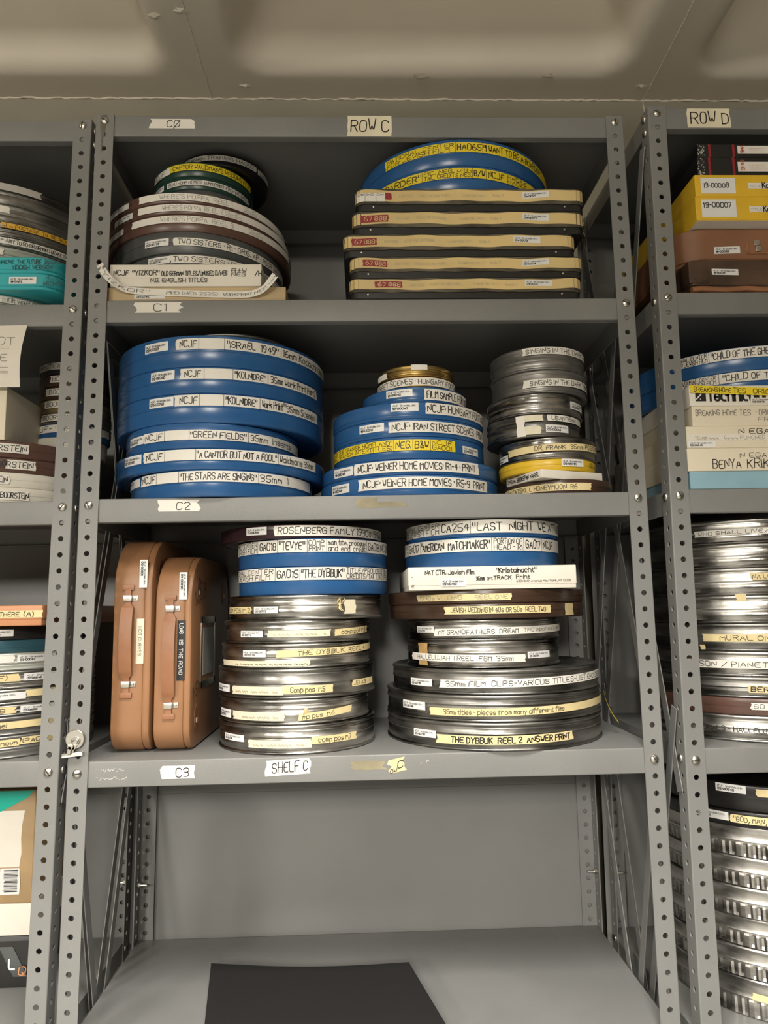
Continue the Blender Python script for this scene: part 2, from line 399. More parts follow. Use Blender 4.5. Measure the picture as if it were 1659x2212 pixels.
def arc(cx, cz, r, a0, a1, n=5): return [(cx + r * cos(rad(a0 + (a1-a0)*i/n)), cz + r * sin(rad(a0 + (a1-a0)*i/n))) for i in range(n + 1)]
def tray(mb, x0, x1, y0, y1, zt, lip=1.5, th=.06):
    """folded sheet: return, front lip, deck, rear lip, return (profile in y-z), plus side lips"""
    o = [(y0 + .55, zt - lip), ] + arc(y0 + .07, zt - lip + .07, .07, 270, 180) + arc(y0 + .07, zt - .07, .07, 180, 90) + arc(y1 - .07, zt - .07, .07, 90, 0) + arc(y1 - .07, zt - lip + .07, .07, 0, -90) + [(y1 - .55, zt - lip)]
    i = [(y0 + .55, zt - lip + th), (y0 + th, zt - lip + th), (y0 + th, zt - th), (y1 - th, zt - th), (y1 - th, zt - lip + th), (y1 - .55, zt - lip + th)]
    no = len(o)
    mp = lambda k: 0 if k == 0 else (1 if k <= 6 else (2 if k <= 12 else (3 if k <= 18 else (4 if k <= 24 else 5))))
    for X, flip in ((x0, 0), (x1, 1)): pass
    vs = [(x0, y, z) for y, z in o] + [(x1, y, z) for y, z in o] + [(x0, y, z) for y, z in i] + [(x1, y, z) for y, z in i]
    fs = [(k, no + k, no + k + 1, k + 1) for k in range(no - 1)]
    b = 2 * no
    fs += [(b + k, b + k + 1, b + 6 + k + 1, b + 6 + k) for k in range(5)]
    for base, ib in ((0, b), (no, b + 6)):
        for k in range(no - 1):
            a, c = mp(k), mp(k + 1)
            fs.append((base + k, base + k + 1, ib + c, ib + a) if a != c else (base + k, base + k + 1, ib + a))
    fs += [(0, b, b + 6, no), (no - 1, 2*no - 1, b + 11, b + 5)]
    mb.add(vs, fs)
    for xa, xb in ((x0, x0 + th), (x1 - th, x1)): mb.box(xa, xb, y0 + th + .002, y1 - th - .002, zt - lip, zt - th - .002)
def shelving(label, xc, y0, lean, leany, rx0=0, n=84, depth=14.78):
    t = thing('shelving_unit', label, 'shelving', (xc, y0, -84))
    def shear(mb):
        for p in mb.v:
            k = -p.z / 40; p.x += lean * k; p.y += leany * k; p.z += 84
        return mb
    out = {}
    W = 17.84
    for sx in (-1, 1):
        for front in (1, 0):
            mb = MB(); zt = .62
            ya = 0 if front else depth
            # flange across the front (or rear), flange along the side, rounded bend between them
            xo = sx * W; q = .07
            yo = 0 if front else depth - .08
            holed(mb, (xo + q if sx < 0 else xo - 1.2, yo, .5), (1, 0, 0), (0, 0, -1), (0, -1, 0), 1.2 - q, n, 1.0, .17, .6 - q if sx < 0 else .6)
            ys = q if front else depth - 1.2
            holed(mb, (xo, ys, .5), (0, 1, 0), (0, 0, -1), (sx, 0, 0), 1.2 - q, n, 1.0, .17, .6 - q if front else .6)
            A = [k * pi / 10 for k in range(6)]; cy = q if front else depth - q; sy = -1 if front else 1
            ring = [(xo - sx * q + sx * q * sin(t_), cy + sy * q * cos(t_)) for t_ in A]
            mb.add([(x, y, z) for z in (.5, .5 - n) for x, y in ring], [(k, k + 1, 7 + k, 6 + k) for k in range(5)])
            p = shear(mb).build('post', 'paint', t, smooth=30)
            for k, z in enumerate(PZ):
                if sx < 0 and k == 1 and front and lean > -.3: continue
                if front:
                    q = -z / 40
                    b = bolt_mesh(.4 + 1.3 * k + sx).build('bolt', ['zinc', 'slot'], p, (sx * 17.24 + lean * q, -.002 + leany * q, z + 84))
                q = -z / 40
                for dz in ((0, -1) if k in (0,) else (0,)):
                    c = bolt_mesh(1.1 + k).build('bolt', ['zinc', 'slot'], p, (sx * (W + .002) + lean * q, (.69 if front else depth - .69) + leany * q, z + dz + 84), rot=(0, 0, sx * pi / 2))
    for k, zt in enumerate(SHELF_TOP + [-80]):
        mb = MB(); tray(mb, -W + .1, W - .1, .1, depth - .1, zt, 1.5 if k < 4 else 1.4)
        sh = shear(mb).build('shelf', 'paint', t, smooth=30); out[k] = sh
    xa, xb = -W - (.3 if xc > 20 else 0), W + (.3 if xc < -20 else 0)
    for za, zb, g in ((-82, -46.9, .2), (-47.6, .4, .235)):
        mb = MB(); mb.box(xa, xb, depth + g, depth + g + .03, za, zb)
        shear(mb).build('back_panel', 'panel', t, smooth=0)
    for sx in (-1, 1):
        mb = MB(); mb.tube([(sx * 17.75, depth - .75, -53.3), (sx * 17.0, depth - .75, -53.3)], .09, 8); mb.tube([(sx * 17.72, depth - .75, -53.3), (sx * 17.5, depth - .75, -53.3)], .2, 6)
        shear(mb).build('hex_bolt', 'zinc', t, smooth=20)
    def bar(x, ya, za, yb, zb, wd=.75):
        d = Vector((0, yb - ya, zb - za)); d.normalize(); nrm = Vector((0, -d.z, d.y)) * wd / 2
        A, B = Vector((x, ya, za)), Vector((x, yb, zb)); e = Vector((.07, 0, 0)); m2 = MB()
        m2.add([A-nrm, A+nrm, B+nrm, B-nrm, A-nrm+e, A+nrm+e, B+nrm+e, B-nrm+e], [(3,2,1,0),(4,5,6,7),(0,1,5,4),(1,2,6,5),(2,3,7,6),(3,0,4,7)])
        shear(m2).build('brace', 'paint', t, smooth=0, bevel=.02)
    for sx in (-1, 1):
        e0 = W + .04 if sx > 0 else -W - .11; e1 = W + .13 if sx > 0 else -W - .2
        bar(e0, 14.1, -2, .8, -44); bar(e1, .8, -2, 14.1, -44)
        bar(e0, 14.1, -39, .8, -82); bar(e1, .8, -39, 14.1, -82)
    return t, out
unitC, shC = shelving('grey slotted metal shelving bay in the middle, marked ROW C', .12, 0, -.18, 0)
unitB, shB = shelving('grey slotted metal shelving bay cut off at the left edge', -36.02, .5, -.46, .13)
unitD, shD = shelving('grey slotted metal shelving bay at the right, marked ROW D', 37.14, -.93, -.46, .32)
# labels stuck on the shelf lips (local to each bay: its origin is at floor level)
def lip_label(sh, unit_x, unit_y, x0, x1, z0, z1, txt, paper='w', torn=.09, ly=.1, **k):
    return flat_label('shelf_label', paper, x1 - x0, z1 - z0, txt, sh, (x0 - unit_x, ly, z0 + 84), torn=torn, **k)
CX = .12
lip_label(shC[0], CX, 0, -14.1, -11.3, -.48, .22, [(.38, .68, .16, .84, 'CØ')], torn=.16, thick=.1)
lip_label(shC[0], CX, 0, -.92, 2.05, -1.03, .5, [(.08, .94, .25, .8, 'ROW C')], 'p', torn=.05, ly=-.0 + .1, thick=.09)
lip_label(shC[1], CX, 0, -14.7, -11.85, -13.45, -12.75, [(.4, .68, .16, .84, 'C1')], torn=.2, thick=.1)
lip_label(shC[2], CX, 0, -12.9, -10.45, -26.45, -25.72, [(.42, .76, .16, .84, 'C2')], torn=.14, thick=.1)
lip_label(shC[3], CX, 0, -12.4, -10.5, -42.45, -41.7, [(.45, .84, .14, .84, 'C3')], torn=.1, thick=.1)
lip_label(shC[3], CX, 0, -6.3, -3.65, -42.4, -41.5, [(.16, .95, .2, .82, 'SHELF C')], torn=.14, thick=.1, skew=.12)
lip_label(shC[3], CX, 0, 1.12, 2.05, -42.4, -41.6, [(.06, .5, .02, .4, 'ow'), (.52, .85, .25, .75, 'C')], 'm', torn=.16, skew=.2)
lip_label(shD[0], 37.14, -.93, 22.0, 24.95, -.98, .42, [(.08, .95, .22, .82, 'ROW D')], 'p', torn=.05, thick=.09)
def stain(sh, x0, x1, z0, z1, seed, m='scuff'):
    rng = random.Random(seed); n = 40; mb = MB(); cx, cz = (x0 + x1) / 2, (z0 + z1) / 2
    ring = []
    for k in range(n):
        a = 2*pi*k/n; c, s = cos(a), sin(a); q = 1 / max(abs(c), abs(s)) * rng.uniform(.72, 1)
        ring.append((cx + c*q*(x1-x0)/2 - CX, .096 - .001 * seed, cz + s*q*(z1-z0)/2 + 84))
    mb.add(ring + [(cx - CX, .096 - .001 * seed, cz + 84)], [(k, (k+1) % n, n) for k in range(n)]); mb.build('glue_stain', m, sh, smooth=0)
stain(shC[3], -1.3, 1.0, -42.25, -41.65, 3); stain(shC[2], -.8, .7, -26.45, -25.7, 5); stain(shC[2], .2, 2.6, -26.4, -26.0, 6)
def scratch(sh, x0, x1, z0, z1, seed, n=26):
    rng = random.Random(seed); mb = MB(); fm = flat_map((-CX, .09, 84), (1,0,0), (0,0,1), (0,-1,0), .004)
    P = [(x0 + (x1-x0)*i/n, rng.uniform(z0, z1)) for i in range(n + 1)]
    for i, (a, b) in enumerate(zip(P, P[1:])):
        if rng.random() < .3: continue
        d = Vector((b[0]-a[0], b[1]-a[1])).normalized() * rng.uniform(.006, .018)
        mb.add([fm(a[0]-d.y, a[1]+d.x), fm(a[0]+d.y, a[1]-d.x), fm(b[0]+d.y, b[1]-d.x), fm(b[0]-d.y, b[1]+d.x)], [(0,1,2,3)])
    mb.build('scratch_marks', 'scratch', sh, smooth=0)
stain_post = [o for o in unitC.children if o.name.startswith('post')][0]
mb = MB(); mb.add([(-17.5, -.012, 84.4), (-17.1, -.012, 84.45), (-17.15, -.012, 83.6), (-17.3, -.012, 82.7), (-17.38, -.012, 81.6), (-17.44, -.012, 82.9), (-17.55, -.012, 83.7)], [(6, 5, 4, 3, 2, 1, 0)]); mb.build('rust_stain', 'rust', stain_post, smooth=0)
scratch(shC[3], -16.3, -14.6, -41.95, -41.75, 1); scratch(shC[3], -16.2, -14.4, -42.45, -42.25, 2); scratch(shC[3], 2.9, 3.6, -42.0, -41.7, 4, 8)

# ------------------------------------------------------------------ film cans
# (style, label, group, x, y, radius, z, height, seam, labels[(paper, a0, a1, z, height, tilt, texts, ink)])
CANS = [
 ('black', 'small black can at the very top of the left upper stack, pushed back', 'small dark cans on top of the left stack, upper shelf', -10.46, 6.27, 3.37, -1.235, 0.974, 0, [('w', -1.115, 0.955, 0.536, 0.42, 0, [(-1.043, 0.883, 0.2, 0.8, 'RE HAGANAH TRAINING HA007')], 'k'), ('s', 1.01, 1.57, 0.487, 0.42, 0, [(1.03, 1.55, 0.2, 0.8, '~')], 'k')]),
 ('green', 'small dark green can with a bright yellow tape label, near the top left', 'small dark cans on top of the left stack, upper shelf', -11.82, 6.13, 3.63, -2.344, 1.105, 0, [('y', -0.59, 1.36, 0.685, 0.5, 0, [(-0.415, 1.27, 0.2, 0.8, "CANTOR WALDMAN'S WEDDING FILM")], 'k'), ('w', -1.06, -0.485, 0.608, 0.5, 0, [(-1.04, -0.505, 0.2, 0.8, 'NCJF')], 'k')]),
 ('green', 'small dark green can with a thin white tape, third in the left upper stack', 'small dark cans on top of the left stack, upper shelf', -11.83, 6.09, 3.59, -3.335, 0.986, 0, [('w', -0.565, 1.29, 0.493, 0.4, 0, [(-0.51, 1.21, 0.2, 0.8, 'BEAU HOME MOVIES  16MM PRINT FROM INTERNEG')], 'k'), ('s', -1.03, -0.65, 0.493, 0.4, 0, [(-1.017, -0.663, 0.2, 0.8, '~')], 'k')]),
 ('greyd', 'small grey film can with a yellow label, mostly hidden, resting on the uppermost brown can', 'small dark cans on top of the left stack, upper shelf', -11.75, 5.95, 3.45, -4.66, 1.33, 0, [('y', -0.02, 0.935, 0.736, 0.4, 0, [(0.013, 0.902, 0.2, 0.8, '~~~~')], 'k')]),
 ('brown', 'uppermost of the three wide brown cans, long white tape reading reel 1', 'brown plastic film cans in the left stack, upper shelf', -12.41, 7.1, 6.5, -5.505, 0.773, 0, [('w', -0.415, 1.57, 0.425, 0.5, 0, [(-0.175, 0.57, 0.2, 0.8, "WHERE'S POPPA  REEL 1"), (0.705, 0.88, 0.53, 0.92, 'NCJF'), (0.705, 0.88, 0.08, 0.47, 'ARCHIVE')], 'g'), ('s', -1.005, -0.56, 0.348, 0.42, 0, [(-0.989, -0.576, 0.2, 0.8, '~')], 'k')]),
 ('brown', 'middle one of the three wide brown cans, long white tape reading reel 2', 'brown plastic film cans in the left stack, upper shelf', -12.29, 7.23, 6.63, -6.305, 0.796, 0, [('w', -0.44, 1.57, 0.438, 0.5, 0, [(-0.16, 0.44, 0.2, 0.8, "WHERE'S POPPA  REEL 2"), (0.47, 0.645, 0.53, 0.92, 'NCJF'), (0.47, 0.645, 0.08, 0.47, 'ARCHIVE')], 'g'), ('s', -0.83, -0.515, 0.358, 0.42, 0, [(-0.819, -0.526, 0.2, 0.8, '~')], 'k')]),
 ('brown', 'lowest of the three wide brown cans, overhanging grey cans, tape reading reel 3', 'brown plastic film cans in the left stack, upper shelf', -12.19, 7.33, 6.73, -7.507, 1.199, 0, [('w', -0.535, 1.435, 0.815, 0.5, 0, [(-0.19, 0.53, 0.2, 0.8, "WHERE'S POPPA  REEL 3"), (0.705, 0.885, 0.53, 0.92, 'NCJF'), (0.705, 0.885, 0.08, 0.47, 'ARCHIVE')], 'g'), ('s', -1.05, -0.66, 0.719, 0.42, 0, [(-1.036, -0.674, 0.2, 0.8, '~')], 'k')]),
 ('greyd', 'dark grey film can directly under the three brown plastic cans, tape reads R1', 'dark grey film cans in the left stack, upper shelf', -12.16, 6.73, 6.13, -9.065, 1.554, 0, [('s', -0.4, -0.115, 0.777, 0.5, 0, [(-0.39, -0.125, 0.2, 0.8, '02-00739')], 'k'), ('w', -0.06, 1.57, 0.777, 0.55, 0, [(-0.015, 1.57, 0.2, 0.8, 'TWO SISTERS · R1 · ORIG. AP · POOR SUBTITLES')], 'k')]),
 ('greyd', 'dark grey film can half hidden behind the white handwritten box, tape reads R2', 'dark grey film cans in the left stack, upper shelf', -11.845, 6.415, 5.815, -10.06, 0.991, 0, [('s', -0.44, -0.16, 0.545, 0.5, 0, [(-0.43, -0.17, 0.2, 0.8, '02-00740')], 'k'), ('w', -0.155, 1.57, 0.545, 0.55, 0, [(-0.12, 1.57, 0.2, 0.8, 'TWO SISTERS · R2 · ORIG. AP · POOR SUB')], 'k')]),
 ('blue', 'topmost large blue film can on the upper shelf, yellow tape along its rim', 'large blue film cans in the right stack, upper shelf', 6.98, 7.34, 7.24, -3.111, 1.95, 0.46, [('y', -0.81, 1.44, 1.326, 0.72, 0, [(-0.785, -0.1, 0.53, 0.92, 'NATIONAL CENTER'), (-0.785, -0.1, 0.08, 0.47, 'FOR JEWISH FILM'), (-0.085, -0.08, 0.05, 0.95, '|'), (-0.065, 0.16, 0.2, 0.8, 'HA065'), (0.17, 0.18, 0.05, 0.95, '|'), (0.185, 0.955, 0.2, 0.8, '"I WANT TO BE A BOARDER"'), (0.97, 0.995, 0.05, 0.95, '|')], 'k')]),
 ('blue', 'large blue film can with yellow tape resting on the stack of black cases', 'large blue film cans in the right stack, upper shelf', 6.87, 7.34, 7.24, -4.87, 1.755, 0.46, [('y', -1.57, 1.44, 1.193, 0.72, 0, [(-1.57, -0.4, 0.2, 0.8, 'WANT TO BE A BOARDER"'), (-0.39, -0.385, 0.05, 0.95, '|'), (-0.37, 0.07, 0.53, 0.92, 'PIC. NEG. with'), (-0.37, 0.07, 0.08, 0.47, 'TAIL CREDITS NEG.'), (0.08, 0.085, 0.05, 0.95, '|'), (0.1, 0.2, 0.2, 0.8, 'B/W'), (0.21, 0.22, 0.05, 0.95, '|'), (0.24, 0.4, 0.2, 0.8, 'NCJF'), (0.445, 0.875, 0.53, 0.92, 'HA066'), (0.445, 0.875, 0.08, 0.47, 'HA066@ RC')], 'k')]),
 ('steeld', 'flat grey metal can lying on top of the big blue left stack, set back', 'large blue film cans stacked at the left of the middle shelf', -9.31, 5.49, 4.29, -15.115, 0.746, 0, []),
 ('blue', 'large blue can with a white ISRAEL 1949 tape, top blue one at left', 'large blue film cans stacked at the left of the middle shelf', -10.35, 7.01, 7.31, -17.22, 2.101, 0.48, [('s', -0.565, -0.31, 1.513, 0.62, 0, [(-0.556, -0.319, 0.2, 0.8, '02-00759')], 'k'), ('w', -0.23, 1.57, 1.513, 0.72, 0, [(-0.195, -0.05, 0.2, 0.8, 'NCJF'), (-0.03, -0.025, 0.05, 0.95, '|'), (0.19, 0.195, 0.05, 0.95, '|'), (0.215, 0.685, 0.2, 0.8, '"ISRAEL  1949"'), (0.715, 0.72, 0.05, 0.95, '|'), (0.74, 1.415, 0.2, 0.8, '16mm Kodachrome')], 'k')]),
 ('blue', 'large blue can second in the left blue stack, tape ends in Work Print Part', 'large blue film cans stacked at the left of the middle shelf', -10.35, 7.01, 7.31, -18.968, 1.744, 0.48, [('s', -0.485, -0.24, 1.273, 0.62, 0, [(-0.476, -0.249, 0.2, 0.8, '02-00760')], 'k'), ('w', -0.19, 1.245, 1.273, 0.68, 0, [(-0.145, -0.01, 0.2, 0.8, 'NCJF'), (0.02, 0.025, 0.05, 0.95, '|'), (0.265, 0.27, 0.05, 0.95, '|'), (0.285, 0.555, 0.2, 0.8, '"KOLNIDRE"'), (0.58, 0.585, 0.05, 0.95, '|'), (0.61, 1.21, 0.2, 0.8, '35mm Work Print Part?')], 'k')]),
 ('blue', 'large blue can overhanging a narrower blue can, its tape mentions scenes', 'large blue film cans stacked at the left of the middle shelf', -10.35, 7.01, 7.31, -20.875, 1.904, 0.52, [('s', -0.495, -0.245, 1.447, 0.62, 0, [(-0.486, -0.254, 0.2, 0.8, '02-00761')], 'k'), ('w', -0.235, 1.26, 1.447, 0.72, 0, [(-0.185, -0.035, 0.2, 0.8, 'NCJF'), (-0.015, -0.01, 0.05, 0.95, '|'), (0.19, 0.195, 0.05, 0.95, '|'), (0.21, 0.48, 0.2, 0.8, '"KOLNIDRE"'), (0.505, 0.51, 0.05, 0.95, '|'), (0.53, 0.735, 0.2, 0.8, 'Work Print'), (0.745, 0.775, 0.6, 0.95, 'R4'), (0.78, 1.19, 0.2, 0.8, '35mm Scenes')], 'k')]),
 ('blue', 'narrower blue can in the shade under the three wide blue ones, tape reads GREEN FIELDS', 'large blue film cans stacked at the left of the middle shelf', -10.7, 5.56, 5.86, -22.524, 1.645, 0.42, [('s', -0.945, -0.64, 0.865, 0.55, 0, [(-0.934, -0.651, 0.2, 0.8, '02-00762')], 'k'), ('w', -0.635, 1.57, 0.865, 0.64, 0, [(-0.605, -0.375, 0.2, 0.8, 'NCJF'), (-0.345, -0.34, 0.05, 0.95, '|'), (-0.065, -0.055, 0.05, 0.95, '|'), (-0.045, 0.545, 0.2, 0.8, '"GREEN FIELDS"'), (0.57, 0.575, 0.05, 0.95, '|'), (0.595, 1.24, 0.2, 0.8, '35mm  Inserts')], 'k')]),
 ('blue', 'wide flat blue can reading A CANTOR BUT NOT A FOOL, second from the shelf', 'large blue film cans stacked at the left of the middle shelf', -10.35, 7.01, 7.31, -23.885, 1.358, 0.4, [('s', -0.835, -0.575, 0.95, 0.62, 0, [(-0.826, -0.584, 0.2, 0.8, '02-00763')], 'k'), ('w', -0.545, 1.215, 0.95, 0.68, 0, [(-0.51, -0.345, 0.2, 0.8, 'NCJF'), (-0.32, -0.315, 0.05, 0.95, '|'), (-0.04, -0.035, 0.05, 0.95, '|'), (-0.025, 0.67, 0.2, 0.8, '"A CANTOR BUT NOT A FOOL"'), (0.685, 0.69, 0.05, 0.95, '|'), (0.705, 1.155, 0.2, 0.8, 'Waldmans 35mm')], 'k')]),
 ('blue', 'blue can standing on the middle shelf, tape reads THE STARS ARE SINGING', 'large blue film cans stacked at the left of the middle shelf', -10.06, 5.91, 6.21, -25.58, 1.691, 0.5, [('s', -1.38, -0.825, 1.268, 0.55, 0, [(-1.361, -0.844, 0.2, 0.8, '02-00764')], 'k'), ('w', -0.795, 1.4, 1.268, 0.68, 0, [(-0.765, -0.565, 0.2, 0.8, 'NCJF'), (-0.545, -0.535, 0.05, 0.95, '|'), (-0.27, -0.265, 0.05, 0.95, '|'), (-0.255, 0.515, 0.2, 0.8, '"THE STARS ARE SINGING"'), (0.54, 0.545, 0.05, 0.95, '|'), (0.56, 0.91, 0.2, 0.8, '35mm  1')], 'k')]),
 ('gold', 'small golden metal can with torn white tags at the tip of the centre pyramid', 'blue film cans in the pyramid at the centre of the middle shelf', 3.51, 3.03, 2.63, -17.737, 0.796, 0, [('w', -1.31, -0.86, 0.319, 0.4, 0, [], 'k'), ('w', -0.17, 0.22, 0.597, 0.35, 0, [], 'k')]),
 ('gold', 'small golden can wrapped in a long white label, second in the centre pyramid', 'blue film cans in the pyramid at the centre of the middle shelf', 3.55, 3.03, 2.63, -18.437, 0.696, 0, [('w', -1.57, 1.56, 0.348, 0.55, 0, [(-1.46, 1.45, 0.2, 0.8, 'STREET SCENES · HUNGARY FOOTAGE')], 'k')]),
 ('blue', 'small blue can third from the top of the centre pyramid, label reads FILM SAMPLE', 'blue film cans in the pyramid at the centre of the middle shelf', 3.46, 3.99, 3.59, -19.458, 1.017, 0.25, [('s', -0.605, -0.105, 0.63, 0.5, 0, [(-0.588, -0.122, 0.2, 0.8, '18-00040')], 'k'), ('w', 0.115, 1.305, 0.508, 0.75, 0, [(0.157, 1.263, 0.2, 0.8, 'FILM SAMPLE FOR USE')], 'k')]),
 ('blue', 'medium blue can under the smallest blue one in the centre pyramid, reads FOOTAGE', 'blue film cans in the pyramid at the centre of the middle shelf', 3.1, 5.77, 5.37, -20.577, 1.115, 0.22, [('s', -0.27, 0.065, 0.78, 0.55, 0, [(-0.258, 0.053, 0.2, 0.8, '18-00042')], 'k'), ('w', 0.145, 1.34, 0.691, 0.75, 0, [(0.175, 1.27, 0.2, 0.8, 'NCJF· HUNGARY FOOTAGE')], 'k')]),
 ('blue', 'medium blue can in the middle of the centre pyramid, label reads IRAN STREET SCENES', 'blue film cans in the pyramid at the centre of the middle shelf', 3.1, 5.75, 5.35, -21.744, 1.164, 0.2, [('s', -0.705, -0.36, 0.721, 0.55, 0, [(-0.693, -0.372, 0.2, 0.8, '18-00041')], 'k'), ('w', -0.295, 1.35, 0.64, 0.72, 0, [(-0.26, 1.275, 0.2, 0.8, 'NCJF· IRAN STREET SCENES · PRINT #')], 'k')]),
 ('blue', 'medium blue can with a bright yellow label in the centre pyramid', 'blue film cans in the pyramid at the centre of the middle shelf', 3.1, 5.72, 5.32, -23.205, 1.457, 0.34, [('y', -1.57, 0.545, 0.903, 0.72, 0, [(-1.57, -0.265, 0.53, 0.92, 'VISIONS OF THE SPANISH HOMELAND"'), (-1.57, -0.265, 0.08, 0.47, '(ORIGINAL SPANISH INTERTITLES)'), (-0.25, -0.24, 0.05, 0.95, '|'), (-0.22, -0.04, 0.2, 0.8, 'NEG.'), (-0.02, -0.01, 0.05, 0.95, '|'), (0.01, 0.175, 0.2, 0.8, 'B&W'), (0.195, 0.205, 0.05, 0.95, '|'), (0.225, 0.485, 0.53, 0.92, 'NCJF'), (0.225, 0.485, 0.08, 0.47, 'GA001')], 'k'), ('s', 0.66, 1.0, 0.801, 0.5, 0, [(0.672, 0.988, 0.2, 0.8, '02-00603')], 'k')]),
 ('blue', 'wide blue can second from the bottom of the centre pyramid, label reads R1-4', 'blue film cans in the pyramid at the centre of the middle shelf', 3.19, 6.75, 6.35, -24.224, 1.015, 0.12, [('s', -0.985, -0.685, 0.558, 0.6, 0, [(-0.974, -0.695, 0.2, 0.8, '18-00045')], 'k'), ('w', -0.67, 0.73, 0.558, 0.74, 0, [(-0.621, 0.681, 0.2, 0.8, 'NCJF· WEINER HOME MOVIES· R1-4 · PRINT')], 'k')]),
 ('blue', 'wide blue can at the bottom of the centre pyramid, label reads R5-9', 'blue film cans in the pyramid at the centre of the middle shelf', 3.14, 6.74, 6.34, -25.58, 1.352, 0.25, [('s', -1.025, -0.73, 0.811, 0.6, 0, [(-1.015, -0.74, 0.2, 0.8, '18-00046')], 'k'), ('w', -0.605, 0.895, 0.838, 0.74, 0, [(-0.552, 0.843, 0.2, 0.8, 'NCJF· WEINER HOME MOVIES · R5-9  PRINT')], 'k')]),
 ('greyp', 'grey can at the very top of the right middle stack, label on its rim', 'metal film cans stacked at the right of the middle shelf', 12.2, 4.04, 3.24, -17.213, 1.626, 0.45, [('w', -0.52, 1.39, 1.301, 0.5, 0, [(-0.453, 1.323, 0.2, 0.8, 'SINGING IN THE DARK TRIMS')], 'k')]),
 ('greyp', 'grey can second from the top of the right middle stack, label across its middle', 'metal film cans stacked at the right of the middle shelf', 12.25, 4.04, 3.24, -18.783, 1.565, 0.4, [('w', -0.555, 1.385, 0.704, 0.52, 0.05, [(-0.41, 1.135, 0.2, 0.8, 'SINGING IN THE DARK TRIMS')], 'k')]),
 ('steel', 'shiny steel can with bright reflections, third from the top of the right middle stack', 'metal film cans stacked at the right of the middle shelf', 11.84, 4.03, 3.23, -20.226, 1.439, 0.5, [('s', 0.58, 1.39, 0.72, 0.5, 0, [(0.608, 1.362, 0.2, 0.8, '02-00645')], 'k')]),
 ('steeld', 'dull steel can with a white vertical strap of tape, middle of the right middle stack', 'metal film cans stacked at the right of the middle shelf', 11.71, 3.98, 3.18, -21.738, 1.507, 0.6, [('w', 0.055, 1.205, 1.236, 0.42, 0, [(0.155, 0.81, 0.2, 0.8, 'LIBAN 35mm')], 'k'), ('s', 0.02, 0.55, 0.528, 0.5, 0, [(0.039, 0.531, 0.2, 0.8, '02-00646')], 'k'), ('p', -0.405, -0.025, 1.236, 0.42, 0, [], 'k'), ('p', -0.41, -0.085, 0.422, 0.55, 0, [], 'k'), ('w', -0.58, -0.4, 0.754, 1.4, 0, [], 'k')]),
 ('steel', 'dark steel can with a long masking tape label, resting on the yellow can', 'metal film cans stacked at the right of the middle shelf', 12.63, 4.08, 3.28, -23.23, 1.488, 0.4, [('m', -1.12, 1.21, 0.774, 0.46, 0.1, [(-0.49, 1.1, 0.2, 0.8, 'DR. FRANK  35mm POSITIVE')], 'k'), ('s', -1.57, -1.14, 0.446, 0.45, 0, [(-1.555, -1.155, 0.2, 0.8, '~')], 'k')]),
 ('yellow', 'bright yellow plastic can low in the right middle stack', 'metal film cans stacked at the right of the middle shelf', 12.58, 4.08, 3.28, -24.02, 0.787, 0.0, [('s', 0.035, 0.535, 0.527, 0.5, 0, [(0.053, 0.518, 0.2, 0.8, '02-00781')], 'k'), ('n', 0.71, 1.025, 0.479, 0.4, 0, [(0.721, 1.014, 0.2, 0.8, '10L N')], 'k')]),
 ('brownd', 'dark brown can with masking tape at the bottom of the right middle stack', 'metal film cans stacked at the right of the middle shelf', 13.3, 4.25, 3.62, -25.58, 0.98, 0, [('m', -1.57, 0.35, 0.47, 0.48, 0, [(-1.57, 0.075, 0.2, 0.8, 'native CATSKILL HONEYMOON  R6')], 'k')]),
 ('maroon', 'dark maroon can with a white label at the very top of the centre lower stack', 'blue film cans atop the centre stack, lower shelf', -4.58, 6.08, 5.58, -28.2, 0.895, 0, [('s', -0.595, -0.32, 0.537, 0.5, 0, [(-0.585, -0.33, 0.2, 0.8, '17-00054')], 'k'), ('w', -0.23, 1.57, 0.492, 0.66, 0, [(-0.185, 1.36, 0.2, 0.8, 'ROSENBERG FAMILY 1930s-1940s')], 'k')]),
 ('blue', 'bright blue can under the maroon one, white label reading main title', 'blue film cans atop the centre stack, lower shelf', -3.74, 5.61, 5.11, -29.984, 1.78, 0.49, [('w', -1.52, 1.57, 1.317, 0.8, 0, [(-1.52, -0.71, 0.53, 0.92, 'NATIONAL CENTER'), (-1.52, -0.71, 0.08, 0.47, 'FOR JEWISH FILM'), (-0.695, -0.69, 0.05, 0.95, '|'), (-0.655, -0.41, 0.2, 0.8, 'GA018'), (-0.39, -0.385, 0.05, 0.95, '|'), (-0.36, -0.035, 0.2, 0.8, '"TEVYE"'), (-0.01, -0.005, 0.05, 0.95, '|'), (0.015, 0.2, 0.53, 0.92, 'COMP'), (0.015, 0.2, 0.08, 0.47, 'PRINT'), (0.23, 0.235, 0.05, 0.95, '|'), (0.255, 0.78, 0.53, 0.92, 'main title, prologue'), (0.255, 0.78, 0.08, 0.47, 'and  end  credit'), (0.805, 0.81, 0.05, 0.95, '|'), (0.835, 1.075, 0.2, 0.8, 'GA018'), (1.09, 1.1, 0.05, 0.95, '|'), (1.125, 1.45, 0.2, 0.8, 'NCJF')], 'k')]),
